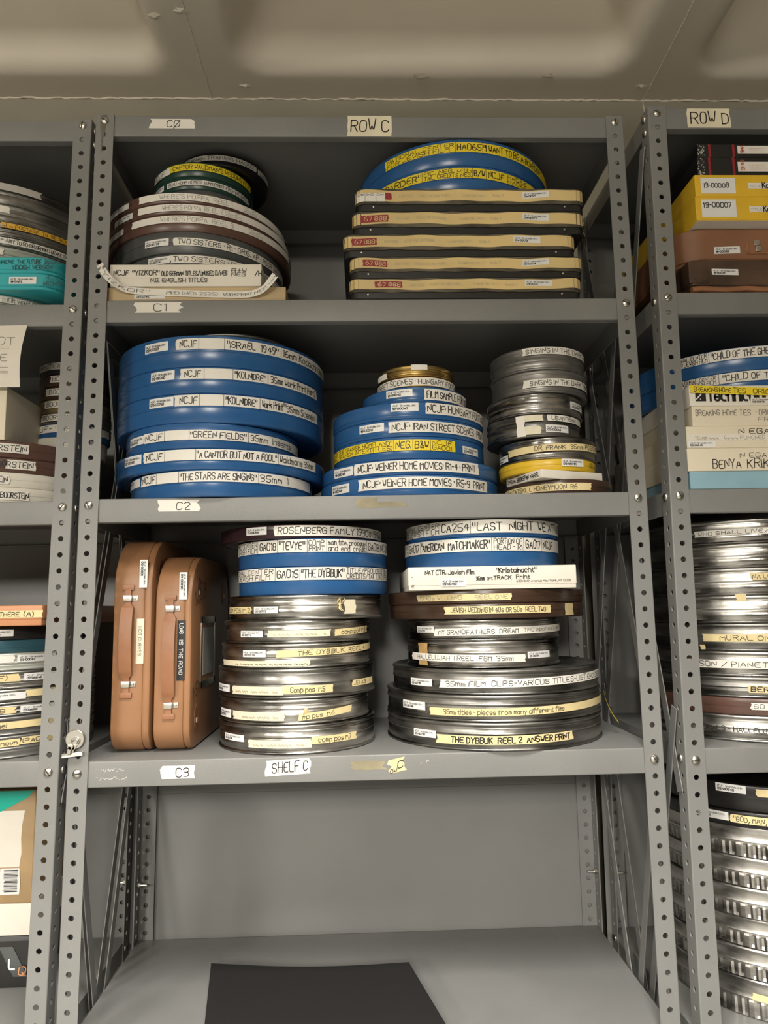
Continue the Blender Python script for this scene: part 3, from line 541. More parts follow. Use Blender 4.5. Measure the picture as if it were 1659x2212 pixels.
 ('blue', 'bright blue can resting on the steel cans, white label reading tail logo', 'blue film cans atop the centre stack, lower shelf', -3.73, 5.58, 5.08, -31.712, 1.724, 0.49, [('w', -1.52, 1.57, 1.293, 0.8, 0, [(-1.52, -0.455, 0.53, 0.92, 'NATIONAL CENTER'), (-1.52, -0.455, 0.08, 0.47, 'FOR JEWISH FILM'), (-0.425, -0.42, 0.05, 0.95, '|'), (-0.395, -0.12, 0.2, 0.8, 'GA015'), (-0.1, -0.095, 0.05, 0.95, '|'), (-0.08, 0.45, 0.2, 0.8, '"THE DYBBUK"'), (0.49, 1.18, 0.53, 0.92, 'TITLE/PROLOGUE'), (0.49, 1.18, 0.08, 0.47, 'CREDITS/TAIL LOGO'), (1.215, 1.23, 0.05, 0.95, '|'), (1.25, 1.57, 0.53, 0.92, 'B/W'), (1.25, 1.57, 0.08, 0.47, 'POS')], 'k')]),
 ('steel', 'steel can with a tied knot of yellowed tape, directly under the bright blue cans', 'dull steel film cans in the centre stack, lower shelf', -4.26, 5.72, 5.22, -33.277, 1.562, 0.58, [('m', -1.24, -0.645, 0.645, 0.42, 0, [(-1.219, -0.666, 0.2, 0.8, 'COM POS r.2')], 'k'), ('s', -0.595, -0.26, 0.645, 0.42, 0, [(-0.583, -0.272, 0.2, 0.8, '02-00773')], 'k'), ('p', 0.555, 0.725, 0.767, 0.9, 0, [], 'k')]),
 ('steel', 'steel can with a small tape reading r.3, second below the bright blue cans', 'dull steel film cans in the centre stack, lower shelf', -4.79, 5.45, 4.95, -34.709, 1.428, 0.58, [('s', -0.72, -0.365, 0.6, 0.4, 0, [(-0.708, -0.377, 0.2, 0.8, '02-00774')], 'k'), ('p', -0.29, 0.515, 0.6, 0.42, 0, [(-0.225, 0.44, 0.2, 0.8, '~ ~~~   ~~ ~~~   ~')], 'f'), ('m', 0.565, 1.215, 0.657, 0.42, 0.07, [(0.665, 1.155, 0.2, 0.8, 'comp pos r.3')], 'k')]),
 ('steel', 'steel can with a capital lettered tape and torn paper strip, centre lower stack', 'dull steel film cans in the centre stack, lower shelf', -4.91, 5.48, 4.98, -36.227, 1.515, 0.45, [('s', -0.635, -0.295, 0.909, 0.42, 0, [(-0.623, -0.307, 0.2, 0.8, '02-00775')], 'k'), ('m', -0.16, 1.57, 1.0, 0.42, 0.12, [(0.105, 1.36, 0.2, 0.8, 'THE DYBBUK  REEL 4')], 'k'), ('p', -1.13, 0.255, 0.303, 0.34, 0, [(-0.77, 0.23, 0.2, 0.8, '~ ~~~~ ~~~ ~~~~~ ~~~')], 'k')]),
 ('steeld', 'wider dark steel can with a tape reading r.5, centre lower stack', 'dull steel film cans in the centre stack, lower shelf', -4.87, 5.75, 5.25, -38.066, 1.835, 0.5, [('s', -1.235, -0.85, 0.551, 0.45, 0, [(-1.222, -0.863, 0.2, 0.8, '02-00786')], 'k'), ('p', -0.785, -0.075, 0.514, 0.5, 0, [(-0.725, -0.145, 0.2, 0.8, '~~~ ~~~   ~~~ ~~~~   ~.~')], 'f'), ('m', -0.075, 0.52, 0.551, 0.48, 0, [(0.01, 0.415, 0.2, 0.8, 'Comp pos  r.5')], 'k'), ('m', 0.81, 1.31, 0.734, 0.4, 0, [(0.828, 1.293, 0.2, 0.8, 'JB A3')], 'k')]),
 ('steel', 'steel can with a slanting tape reading r.6, second from the bottom', 'dull steel film cans in the centre stack, lower shelf', -4.99, 5.46, 4.96, -39.594, 1.523, 0.62, [('s', -1.195, -0.84, 0.533, 0.5, 0, [(-1.183, -0.852, 0.2, 0.8, '02-00787')], 'k'), ('p', -0.79, -0.04, 0.518, 0.5, 0, [(-0.625, -0.115, 0.2, 0.8, '~~~ ~~~ ~~~~~   ~.~')], 'f'), ('m', 0.135, 0.87, 0.579, 0.4, 0.14, [(0.18, 0.59, 0.2, 0.8, 'mp pos  r.6')], 'k')]),
 ('steel', 'steel can standing on the lower shelf with a tape reading r.7', 'dull steel film cans in the centre stack, lower shelf', -4.84, 5.69, 5.19, -41.345, 1.747, 0.57, [('s', -0.985, -0.595, 0.874, 0.4, 0, [(-0.971, -0.609, 0.2, 0.8, '02-00788')], 'k'), ('p', -0.525, 0.25, 0.629, 0.46, 0, [(-0.46, 0.155, 0.2, 0.8, '~~ ~   ~~~ ~~~~   ~.~')], 'f'), ('m', 0.25, 0.86, 0.804, 0.44, 0, [(0.33, 0.775, 0.2, 0.8, 'comp pos r.7')], 'k')]),
 ('blue', 'blue can at the very top of the right lower stack, label reads LAST NIGHT', 'blue film cans atop the right stack, lower shelf', 8.12, 5.77, 5.27, -28.263, 1.123, 0.12, [('w', -1.57, 1.425, 0.653, 0.85, 0, [(-1.57, -0.71, 0.53, 0.92, 'NATIONAL CENTER'), (-1.57, -0.71, 0.08, 0.47, 'FOR JEWISH FILM'), (-0.695, -0.69, 0.05, 0.95, '|'), (-0.665, -0.315, 0.2, 0.8, 'CA254'), (-0.295, -0.29, 0.05, 0.95, '|'), (-0.265, 1.425, 0.2, 0.8, '"LAST  NIGHT  WE ATTACKED')], 'k')]),
 ('blue', 'taller blue can resting on the white cardboard box, label reads PORTION OF HEAD', 'blue film cans atop the right stack, lower shelf', 8.04, 5.82, 5.32, -30.14, 1.873, 0.53, [('w', -1.57, 1.425, 1.368, 0.82, 0, [(-1.57, -1.33, 0.53, 0.92, 'CENTER'), (-1.57, -1.33, 0.08, 0.47, 'FILM'), (-1.32, -1.3, 0.05, 0.95, '|'), (-1.28, -1.02, 0.2, 0.8, 'GA017'), (-1.0, -0.99, 0.05, 0.95, '|'), (-0.98, -0.055, 0.2, 0.8, '"AMERICAN  MATCHMAKER"'), (-0.035, -0.03, 0.05, 0.95, '|'), (-0.005, 0.35, 0.53, 0.92, 'PORTION OF'), (-0.005, 0.35, 0.08, 0.47, 'HEAD - R1'), (0.37, 0.375, 0.05, 0.95, '|'), (0.405, 0.64, 0.2, 0.8, 'GA017'), (0.66, 0.67, 0.05, 0.95, '|'), (0.695, 0.91, 0.2, 0.8, 'NCJF')], 'k')]),
 ('brownd', 'dark brown plastic can directly under the white box, torn masking tape at its left', 'cans in the right stack, lower shelf', 8.39, 7.08, 6.88, -32.476, 0.852, 0, [('m', -0.845, 0.075, 0.4, 0.42, 0, [(-0.81, 0.045, 0.2, 0.8, '1940s WEDDING      REEL ONE')], 'g')]),
 ('brownd', 'lower dark brown plastic can in the right lower stack, tape reads reel two', 'cans in the right stack, lower shelf', 8.42, 7.0, 6.8, -33.426, 0.946, 0, [('m', -0.55, 0.47, 0.544, 0.48, 0, [(-0.49, 0.415, 0.2, 0.8, 'JEWISH WEDDING IN 40s OR 50s  REEL TWO')], 'k'), ('m', 0.67, 0.81, 0.495, 0.75, 0, [], 'k')]),
 ('steel', 'steel can with a white label starting with MY, below the dark brown cans', 'cans in the right stack, lower shelf', 7.96, 5.79, 5.19, -34.802, 1.372, 0.55, [('s', -1.13, -0.795, 0.714, 0.4, 0, [(-1.118, -0.807, 0.2, 0.8, '02-00793')], 'k'), ('w', -0.79, 1.42, 0.618, 0.46, 0.08, [(-0.725, 0.275, 0.2, 0.8, 'MY GRANDFATHERS  DREAM'), (0.355, 1.09, 0.3, 0.75, 'TNC Approx 2 min')], 'k')]),
 ('steel', 'steel can with an upright brown tape strip, label starts with HALLELUJAH', 'cans in the right stack, lower shelf', 7.9, 5.81, 5.21, -36.508, 1.702, 0.55, [('b', -1.07, -0.9, 0.851, 1.4, 0, [], 'k'), ('w', -1.24, 0.37, 0.647, 0.46, -0.04, [(-1.09, 0.205, 0.2, 0.8, 'HALLELUJAH  I REEL  FGM  35mm')], 'k'), ('s', 0.405, 0.795, 0.766, 0.42, 0, [(0.419, 0.781, 0.2, 0.8, '02-00794')], 'k')]),
 ('steeld', 'wide dark steel can whose white label speaks of film clips and a list enclosed', 'cans in the right stack, lower shelf', 8.83, 6.95, 7.1, -38.034, 1.522, 0.5, [('s', -1.025, -0.75, 0.639, 0.45, 0, [(-1.015, -0.76, 0.2, 0.8, '02-00795')], 'k'), ('w', -0.665, 1.37, 0.761, 0.5, 0.12, [(-0.605, 1.17, 0.2, 0.8, '35mm FILM  CLIPS-VARIOUS TITLES-LIST ENCLOSED')], 'k')]),
 ('steeld', 'wide dark steel can with a yellow tape about pieces from many different films', 'cans in the right stack, lower shelf', 8.69, 7.21, 7.37, -39.648, 1.609, 0.62, [('s', -1.065, -0.775, 0.805, 0.5, 0, [(-1.055, -0.785, 0.2, 0.8, '02-00796')], 'k'), ('m', -0.725, 1.37, 0.676, 0.46, 0.12, [(-0.59, 0.46, 0.2, 0.8, '35mm titles - pieces from many different films')], 'k')]),
 ('steeld', 'wide dark steel can standing on the shelf with bold black ANSWER PRINT lettering', 'cans in the right stack, lower shelf', 8.68, 7.21, 7.37, -41.345, 1.693, 0.58, [('s', -0.915, -0.67, 0.847, 0.45, 0, [(-0.906, -0.679, 0.2, 0.8, '02-00797')], 'k'), ('m', -0.66, 0.545, 0.677, 0.52, 0.05, [(-0.525, 0.505, 0.2, 0.8, 'THE DYBBUK  REEL 2  ANSWER PRINT')], 'K')]),
 ('steeld', 'dark metal can topping the left bay upper stack, grey tape on its rim', 'cans on the upper shelf of the left bay', -26.6, 7.3, 6.6, -5.34, 1.64, 0.55, [('g', -0.04, 0.73, 1.34, 0.5, 0, [], 'k')]),
 ('steeld', 'dark metal can under the topmost one in the left bay, torn white tape scrap', 'cans on the upper shelf of the left bay', -26.5, 7.3, 6.8, -6.67, 1.325, 0.5, [('w', -0.025, 0.435, 0.92, 0.45, 0, [], 'k')]),
 ('steeld', 'dark can with an orange tape label in the left bay upper stack', 'cans on the upper shelf of the left bay', -26.4, 7.5, 7.0, -7.7, 1.025, 0.5, [('o', 0.35, 1.025, 0.83, 0.36, 0, [(0.355, 0.975, 0.2, 0.8, '~L~ FOOTAGE  To  BE RET~')], 'k')]),
 ('steel', 'grey can in the left bay whose white tape starts with the word WAY', 'cans on the upper shelf of the left bay', -26.4, 7.6, 7.1, -8.32, 0.615, 0.2, [('w', 0.39, 1.015, 0.34, 0.44, 0, [(0.4, 0.965, 0.2, 0.8, 'WAY TO GO-DR.ORMOND DRAKE (SON')], 'k'), ('s', 0.225, 0.385, 0.34, 0.42, 0, [(0.225, 0.385, 0.2, 0.8, '~')], 'k')]),
 ('pale', 'pale grey plastic can lying on the turquoise cases in the left bay', 'cans on the upper shelf of the left bay', -26.6, 7.6, 7.1, -9.47, 1.145, 0.5, [('w', 0.14, 0.4, 0.72, 0.42, 0, [], 'k')]),
 ('pale', 'pale steel can under the turquoise cases, white tape reads THEIR VERY OWN', 'cans on the upper shelf of the left bay', -26.6, 7.6, 7.2, -12.58, 0.86, 0.2, [('w', 0.055, 0.97, 0.48, 0.4, 0, [(0.405, 0.735, 0.2, 0.8, 'THEIR VERY OWN'), (0.795, 0.97, 0.2, 0.8, '(JDC)')], 'k')]),
 ('white', 'small white can under the blue one of the left bay corner stack', 'small cans in the back corner of the left bay, middle shelf', -21.6, 7.6, 2.5, -21.555, 1.195, 0, []),
 ('black', 'dark can at the top of the left bay corner stack, grey label', 'small cans in the back corner of the left bay, middle shelf', -21.35, 7.6, 2.5, -15.8, 0.896, 0, [('g', -1.275, 0.42, 0.6, 0.5, 0, [(-1.275, 0.175, 0.2, 0.8, 'BOORSTEIN')], 'k')]),
 ('brownd', 'dark brown can second from the top of the left bay corner stack', 'small cans in the back corner of the left bay, middle shelf', -21.35, 7.6, 2.5, -16.68, 0.876, 0, [('w', -0.37, 0.68, 0.53, 0.5, 0, [(-0.29, 0.62, 0.2, 0.8, 'BOORSTEIN')], 'k')]),
 ('brownd', 'dark brown can third from the top of the left bay corner stack', 'small cans in the back corner of the left bay, middle shelf', -21.35, 7.6, 2.5, -17.6, 0.916, 0, [('w', -0.51, 0.695, 0.5, 0.52, 0, [(-0.385, 0.57, 0.2, 0.8, 'BOORSTEIN')], 'k')]),
 ('tan', 'olive gold can in the left bay corner stack', 'small cans in the back corner of the left bay, middle shelf', -21.35, 7.6, 2.5, -18.62, 1.016, 0, [('w', -0.545, 0.71, 0.62, 0.52, 0, [(-0.45, 0.46, 0.2, 0.8, 'BOORSTEIN')], 'k')]),
 ('greyp', 'grey can just above the small blue one in the left bay corner stack', 'small cans in the back corner of the left bay, middle shelf', -21.35, 7.6, 2.5, -19.4, 0.776, 0, [('w', -0.675, 0.725, 0.45, 0.5, 0, [(-0.58, 0.415, 0.2, 0.8, 'BOORSTEIN')], 'k')]),
 ('blue', 'small blue can at the bottom of the left bay corner stack', 'small cans in the back corner of the left bay, middle shelf', -21.35, 7.6, 2.5, -20.35, 0.946, 0, [('w', -1.27, 1.57, 0.6, 0.55, 0, [(-1.055, 1.285, 0.2, 0.8, 'NCJF- "MRS. PV')], 'k')]),
 ('brown', 'upper brown can in the left bay, white label with straight edges', 'wide cans at the front of the left bay, middle shelf', -25.6, 6.7, 6.2, -22.66, 1.1, 0.5, [('w', 0.255, 0.64, 0.61, 0.6, 0, [(0.21, 0.62, 0.2, 0.8, 'BOORSTEIN')], 'k'), ('w', 1.09, 1.57, 0.61, 0.5, 0, [(1.09, 1.57, 0.2, 0.8, 'P. 9/4')], 'k')]),
 ('brown', 'lower brown can in the left bay, resting on the white cans', 'wide cans at the front of the left bay, middle shelf', -25.6, 6.7, 6.2, -23.61, 0.945, 0.5, [('w', 0.44, 0.715, 0.51, 0.6, 0, [(0.305, 0.69, 0.2, 0.8, 'BOORSTEIN')], 'k')]),
 ('white', 'upper white can at the front of the left bay middle shelf', 'wide cans at the front of the left bay, middle shelf', -25.6, 6.7, 6.2, -24.57, 0.955, 0.5, [('w', 0.27, 0.48, 0.47, 0.6, 0, [(0.145, 0.46, 0.2, 0.8, 'BOORSTEIN')], 'k')]),
 ('white', 'lower white can at the front of the left bay, standing on the shelf', 'wide cans at the front of the left bay, middle shelf', -25.6, 6.7, 6.2, -25.58, 1.005, 0.5, [('w', 0.32, 0.67, 0.48, 0.6, 0, [(0.405, 0.66, 0.2, 0.8, 'BOORSTEIN')], 'k')]),
 ('black', 'black can under the orange brown case in the left bay lower stack', 'cans on the lower shelf of the left bay', -25.6, 6.7, 6.3, -34.2, 0.866, 0.4, [('s', 0.35, 0.585, 0.45, 0.42, 0, [(0.35, 0.585, 0.2, 0.8, '~')], 'k')]),
 ('teal', 'dark teal plastic can in the left bay lower stack', 'cans on the lower shelf of the left bay', -25.6, 6.7, 6.3, -34.99, 0.786, 0.4, []),
 ('pale', 'pale green metal can in the left bay lower stack, two white stickers', 'cans on the lower shelf of the left bay', -25.6, 6.7, 6.3, -36.07, 1.076, 0.4, [('w', 0.365, 0.605, 0.72, 0.45, 0, [], 'k'), ('s', 0.63, 1.01, 0.72, 0.45, 0, [(0.63, 1.01, 0.2, 0.8, '02-00042')], 'k')]),
 ('steel', 'steel can with a yellow tape ending in the letter F, left bay lower stack', 'cans on the lower shelf of the left bay', -25.6, 6.7, 6.3, -37.17, 1.096, 0.4, [('m', 0.335, 0.66, 0.67, 0.45, 0, [(0.45, 0.58, 0.2, 0.8, '(F)')], 'k'), ('s', 0.7, 1.075, 0.67, 0.45, 0, [(0.7, 1.075, 0.2, 0.8, '02-00048')], 'k')]),
 ('steel', 'steel can with a torn white sticker beside blank yellow tape, left bay lower stack', 'cans on the lower shelf of the left bay', -25.6, 6.7, 6.3, -38.12, 0.946, 0.4, [('s', 0.34, 0.725, 0.52, 0.42, 0, [(0.34, 0.725, 0.2, 0.8, '02-00049')], 'k'), ('m', 0.725, 1.085, 0.62, 0.42, 0, [], 'k')]),
 ('steeld', 'steel can with a yellow tape ending in the letter B, left bay lower stack', 'cans on the lower shelf of the left bay', -25.6, 6.7, 6.3, -38.83, 0.706, 0.4, [('m', 0.35, 0.64, 0.38, 0.4, 0, [(0.46, 0.555, 0.2, 0.8, '1 B')], 'k'), ('s', 0.68, 1.09, 0.38, 0.42, 0, [(0.68, 1.09, 0.2, 0.8, '02-00050')], 'k')]),
 ('greyp', 'grey can with one long yellow tape, near the bottom of the left bay', 'cans on the lower shelf of the left bay', -25.6, 6.7, 6.3, -39.97, 1.136, 0.4, [('m', 0.28, 1.045, 0.62, 0.42, 0, [(0.355, 0.565, 0.2, 0.8, 'Michael')], 'k')]),
 ('greyp', 'grey can with two yellow tapes at the bottom of the left bay lower stack', 'cans on the lower shelf of the left bay', -25.6, 6.7, 6.3, -41.345, 1.371, 0.4, [('m', 0.285, 0.69, 0.945, 0.42, 0, [(0.405, 0.665, 0.2, 0.8, 'unknown')], 'k'), ('m', 0.7, 1.05, 0.995, 0.42, 0, [(0.715, 0.925, 0.2, 0.8, '(PAC/')], 'k')]),
 ('blue', 'upper large blue can in the right bay, white tape along its rim', 'large blue cans in the right bay, middle shelf', 27.2, 6.9, 7.0, -17.6, 1.65, 0.5, [('w', -0.95, 0.085, 1.22, 0.72, 0, [(-0.925, -0.63, 0.53, 0.92, 'TIONAL CENTER'), (-0.925, -0.63, 0.08, 0.47, 'FOR JEWISH FILM'), (-0.62, -0.605, 0.05, 0.95, '|'), (-0.595, 0.04, 0.2, 0.8, '"CHILD OF THE GHETTO"')], 'k')]),
 ('blue', 'lower large blue can in the right bay, resting on the white cardboard boxes', 'large blue cans in the right bay, middle shelf', 27.2, 6.9, 7.0, -18.885, 1.28, 0.4, [('w', -0.9, 0.06, 0.905, 0.68, 0, [(-0.905, -0.57, 0.53, 0.92, 'NATIONAL CENTER'), (-0.905, -0.57, 0.08, 0.47, 'FOR JEWISH FILM'), (-0.55, -0.535, 0.05, 0.95, '|'), (-0.51, 0.315, 0.2, 0.8, '"CHILD OF THE GHETTO"')], 'k')]),
 ('steel', 'top steel can of the right bay lower stack, white tape mentions LIVE/DIE', 'cans on the lower shelf of the right bay', 27.2, 6.9, 7.0, -28.95, 1.596, 0.5, [('w', -0.87, 0.005, 0.75, 0.4, 0, [(-0.835, -0.08, 0.2, 0.8, 'WHO SHALL LIVE/DIE')], 'k')]),
 ('steel', 'steel can without label, second from the top of the right bay lower stack', 'cans on the lower shelf of the right bay', 27.2, 6.9, 7.0, -30.5, 1.546, 0.5, []),
 ('steel', 'steel can with a short yellow tape reading NA, third in the right bay stack', 'cans on the lower shelf of the right bay', 27.2, 6.9, 7.0, -32.25, 1.746, 0.5, [('m', -0.415, -0.035, 1.15, 0.45, 0, [(-0.405, -0.115, 0.2, 0.8, 'NA LEGEND')], 'k')]),
 ('steel', 'steel can with only a torn scrap of yellow tape, right bay lower stack', 'cans on the lower shelf of the right bay', 27.2, 6.9, 7.0, -34.02, 1.766, 0.5, [('m', -0.55, -0.465, 1.62, 0.45, 0, [], 'k')]),
 ('steeld', 'dark steel can with a long yellow tape starting with MURAL, right bay lower stack', 'cans on the lower shelf of the right bay', 27.2, 6.9, 7.0, -35.77, 1.746, 0.5, [('m', -0.865, -0.085, 0.82, 0.48, 0, [(-0.715, -0.085, 0.2, 0.8, 'MURAL ON OUR')], 'k'), ('m', -0.9, -0.85, 0.22, 0.3, 0, [], 'k')]),
 ('steel', 'steel can with a white tape band around it, right bay lower stack', 'cans on the lower shelf of the right bay', 27.2, 6.9, 7.0, -37.35, 1.576, 0.5, [('w', -1.2, -0.11, 0.75, 0.5, 0, [(-0.92, -0.11, 0.2, 0.8, 'SON / PIANETDUTE')], 'k')]),
 ('steeld', 'steel can with a yellow tape reading BERG, above the brown can in the right bay', 'cans on the lower shelf of the right bay', 27.2, 6.9, 7.0, -38.66, 1.306, 0.5, [('m', -0.51, -0.13, 0.56, 0.45, 0, [(-0.495, -0.205, 0.2, 0.8, 'BERG')], 'K')]),
 ('brown', 'brown can with a white tape, second from the bottom of the right bay lower stack', 'cans on the lower shelf of the right bay', 27.2, 6.9, 7.0, -39.72, 1.056, 0.5, [('w', -0.505, -0.145, 0.57, 0.42, 0, [(-0.485, -0.22, 0.2, 0.8, 'SO E')], 'k')]),
 ('steel', 'steel can at the bottom of the right bay lower stack, HALLELUJAH written on its side', 'cans on the lower shelf of the right bay', 27.2, 6.9, 7.0, -41.345, 1.621, 0.5, [('n', -1.165, -0.16, 0.745, 0.5, 0, [(-0.93, -0.275, 0.2, 0.8, 'ORIALS - HALLELUJAH')], 'k')]),
 ('black', 'black topped can with yellow tape, top of the right bay bottom stack', 'cans on the bottom shelf of the right bay', 27.2, 6.9, 6.95, -45.55, 1.6, 0.5, [('s', -0.86, -0.605, 1.3, 0.5, 0, [(-0.86, -0.605, 0.2, 0.8, '02-00945')], 'k'), ('m', -0.52, -0.13, 1.2, 0.45, 0, [], 'k')]),
 ('black', 'flat dark can with a tape starting GOD, MAN, second in the right bay bottom stack', 'cans on the bottom shelf of the right bay', 27.1, 6.9, 7.0, -46.45, 0.895, 0, [('s', -1.065, -0.75, 0.5, 0.5, 0, [(-1.065, -0.75, 0.2, 0.8, '02-00947')], 'k'), ('m', -0.735, -0.145, 0.45, 0.48, 0, [(-0.71, -0.215, 0.2, 0.8, '"GOD, MAN, and THE')], 'k')]),
 ('flute', 'uppermost ribbed steel can of the right bay bottom stack, just below the dark flat can', 'cans on the bottom shelf of the right bay', 27.2, 6.9, 6.9, -48.3, 1.846, 0.5, []),
 ('flute', 'second ribbed steel can from the top of the right bay bottom stack', 'cans on the bottom shelf of the right bay', 27.26, 6.9, 6.95, -50.05, 1.746, 0.5, []),
 ('flute', 'third ribbed steel can from the top of the right bay bottom stack', 'cans on the bottom shelf of the right bay', 27.2, 6.9, 7.0, -51.8, 1.746, 0.5, []),
 ('flute', 'fourth ribbed steel can from the top of the right bay bottom stack', 'cans on the bottom shelf of the right bay', 27.26, 6.9, 6.9, -53.55, 1.746, 0.5, []),
 ('flute', 'fifth ribbed steel can from the top of the right bay bottom stack', 'cans on the bottom shelf of the right bay', 27.2, 6.9, 6.95, -55.3, 1.746, 0.5, []),
 ('flute', 'lowest ribbed steel can in the right bay bottom stack, cut by the frame', 'cans on the bottom shelf of the right bay', 27.26, 6.9, 7.0, -57.48, 2.176, 0.5, [('m', -0.695, -0.295, 1.28, 0.4, 0, [], 'k')]),
]

PLASTIC = {'blue', 'teal', 'greyd', 'white', 'black', 'green', 'brown', 'brownd', 'maroon', 'yellow'}
KIND = {'blue': 'film_can', 'brown': 'film_can'}
def can_parts(style, R, H, seam):
    zs = H * seam if seam else H * .5
    lid, base = MB(), MB()
    if style == 'flute':
        n = 320; q = .04
        rf = lambda k, a: (q * (1 if cos(a * 80) > 0 else -1) if k in (5, 6) else 0)
        base.lathe([(0, .03), (R-.3, .03), (R-.22, 0), (R-.08, 0), (R-.03, .05), (R-.05, .22), (R-.05, zs-.2), (R-.05, zs-.08), (R-.05, zs+.02)], n, rf=rf)
        lid.lathe([(R-.045, zs), (R+.0, zs), (R+.03, zs+.05), (R, zs+.1), (R-.01, H-.22), (R+.02, H-.15), (R+.02, H-.08), (R-.04, H-.01), (R-.2, H), (R-.3, H-.03), (0, H-.03)], 120)
    elif style in PLASTIC:
        base.lathe([(0, .03), (R-.5, .03), (R-.45, 0), (R-.13, 0), (R-.07, .02), (R-.035, .07), (R-.03, zs+.02)], 120)
        lid.lathe([(R-.03, zs), (R-.005, zs+.005), (R, zs+.02), (R, H-.09), (R-.02, H-.035), (R-.07, H-.005), (R-.14, H), (R-.4, H), (R-.46, H-.03), (0, H-.03)], 120)
    else:
        base.lathe([(0, .03), (R-.3, .03), (R-.24, 0), (R-.1, 0), (R-.01, .04), (R+.015, .09), (R-.01, .14), (R-.08, .19), (R-.08, .25), (R-.06, .28), (R-.06, zs-.12), (R-.085, zs-.09), (R-.085, zs-.05), (R-.06, zs-.02), (R-.06, zs+.02)], 120)
        lid.lathe([(R-.07, zs), (R-.02, zs), (R+.005, zs+.03), (R-.01, zs+.07), (R-.035, zs+.1), (R-.035, H-.36), (R-.07, H-.32), (R-.07, H-.27), (R-.025, H-.22), (R+.015, H-.15), (R+.015, H-.11), (R-.02, H-.05), (R-.08, H-.005), (R-.2, H), (R-.28, H-.03), (0, H-.03)], 120)
    return base, lid
def build_can(c):
    style, label, group, x, y, R, z, H, seam, labs = c
    t = thing('film_can', label, 'film can', (x, y, z), 0, group)
    base, lid = can_parts(style, R, H, seam)
    m = 'steel' if style == 'flute' else style
    base.build('base', m, t, smooth=18 if style == 'flute' else 40); lid.build('lid', m, t, smooth=40)
    k = 0
    for (p, a0, a1, zc, h, tilt, texts, ink) in labs:
        k += 1
        mb = MB(); am = (a0 + a1) / 2; hw = max((a1 - a0) / 2, .01)
        def fm(off):
            def f(u, v):
                a = u / R; zz = zc + v + tilt * (a - am) / hw
                return ((R + off) * sin(a), -(R + off) * cos(a), zz)
            return f
        o1 = .024 + .004 * (k % 4) + (.012 if tilt else 0)
        mats = []
        if p != 'n':
            patch(mb, a0 * R, a1 * R, -h/2, h/2, fm(o1), 0, 0 if p == 's' else .07, label + str(k)); mats.append(p)
        mi = len(mats); im, iw = INK[ink]; mats.append(im)
        for (b0, b1, v0, v1, s) in texts:
            if p == 's': sticker_text(mb, s, a0 * R, a1 * R, -h/2, h/2, fm(o1 + .008), mi); continue
            th = (v1 - v0) * h * (iw if (v1 - v0) < .7 else .06)
            if s == '|': th = .028
            write(mb, s, b0 * R, b1 * R, (v0 - .5) * h, (v1 - .5) * h, fm(o1 + .008), th, mi, 1.0, 1.5)
        o = mb.build(NAME[p], mats, t, smooth=0)
    return t
cans = {c[1]: build_can(c) for c in CANS}
def extra(key): return next(t for l, t in cans.items() if key in l)
# small extras that belong to single cans
t = extra('tied knot')
mb = MB(); rng = random.Random(7); R = 5.24
for i in range(9):
    a = .50 + rng.uniform(-.03, .03); z0 = .95 + rng.uniform(-.1, .1); l = rng.uniform(.25, .5); d = -1 if i % 3 else 1
    P = [((R + .03 + .09*k) * sin(a + rng.uniform(-.02, .02)), -(R + .03 + .09*k) * cos(a), z0 + d * l * k / 3) for k in range(4)]
    mb.tube(P, [.03, .045, .035, .008], 5)
mb.build('tape_knot', 'm', t)
t = extra('many different films')
mb = MB(); A = []
for k in range(9):
    q = k / 8; A.append((7.35 + .15*q + .55*q*q, -2.0 - .6*q, 1.1 - 2.35*q + .3*q*q))
vs = []
for (x, y, z) in A: vs += [(x, y, z), (x + .1, y + .28, z + .05)]
mb.add(vs, [(2*i, 2*i+1, 2*i+3, 2*i+2) for i in range(8)]); mb.build('loose_tape_tail', 'y', t)
t = extra('r.6, second'); mb = MB()
mb.add([(1.03, -4.9, .62), (1.33, -4.83, .68), (1.2, -5.02, .98), (1.0, -5.0, 1.0), (.95, -5.08, .55)], [(0, 1, 2, 3), (4, 0, 3)]); mb.build('folded_tape_end', 'm', t, smooth=0)

# ------------------------------------------------------------------ boxes and cases
def rbox(mb, x0, x1, y0, y1, z0, z1, r, mi=0, n=8, T=None, e=.0):
    """box with rounded upright edges"""
    P = []
    for cx, cy, a in ((x1-r, y0+r, -90), (x1-r, y1-r, 0), (x0+r, y1-r, 90), (x0+r, y0+r, 180)):
        P += [(cx + r*cos(rad(a + 90*i/n)), cy + r*sin(rad(a + 90*i/n))) for i in range(n + 1)]
    N = len(P); vs = []; lev = [(z0, e), (z0 + e, 0), (z1 - e, 0), (z1, e)] if e else [(z0, 0), (z1, 0)]
    cx, cy = (x0+x1)/2, (y0+y1)/2
    for z, d in lev:
        for x, y in P:
            vs.append((x - d * (1 if x > cx else -1), y - d * (1 if y > cy else -1), z))
    L = len(lev)
    fs = [tuple(range(N - 1, -1, -1)), tuple((L-1)*N + k for k in range(N))]
    for j in range(L - 1): fs += [(j*N + k, j*N + (k+1) % N, (j+1)*N + (k+1) % N, (j+1)*N + k) for k in range(N)]
    mb.add(vs, fs, mi, T)
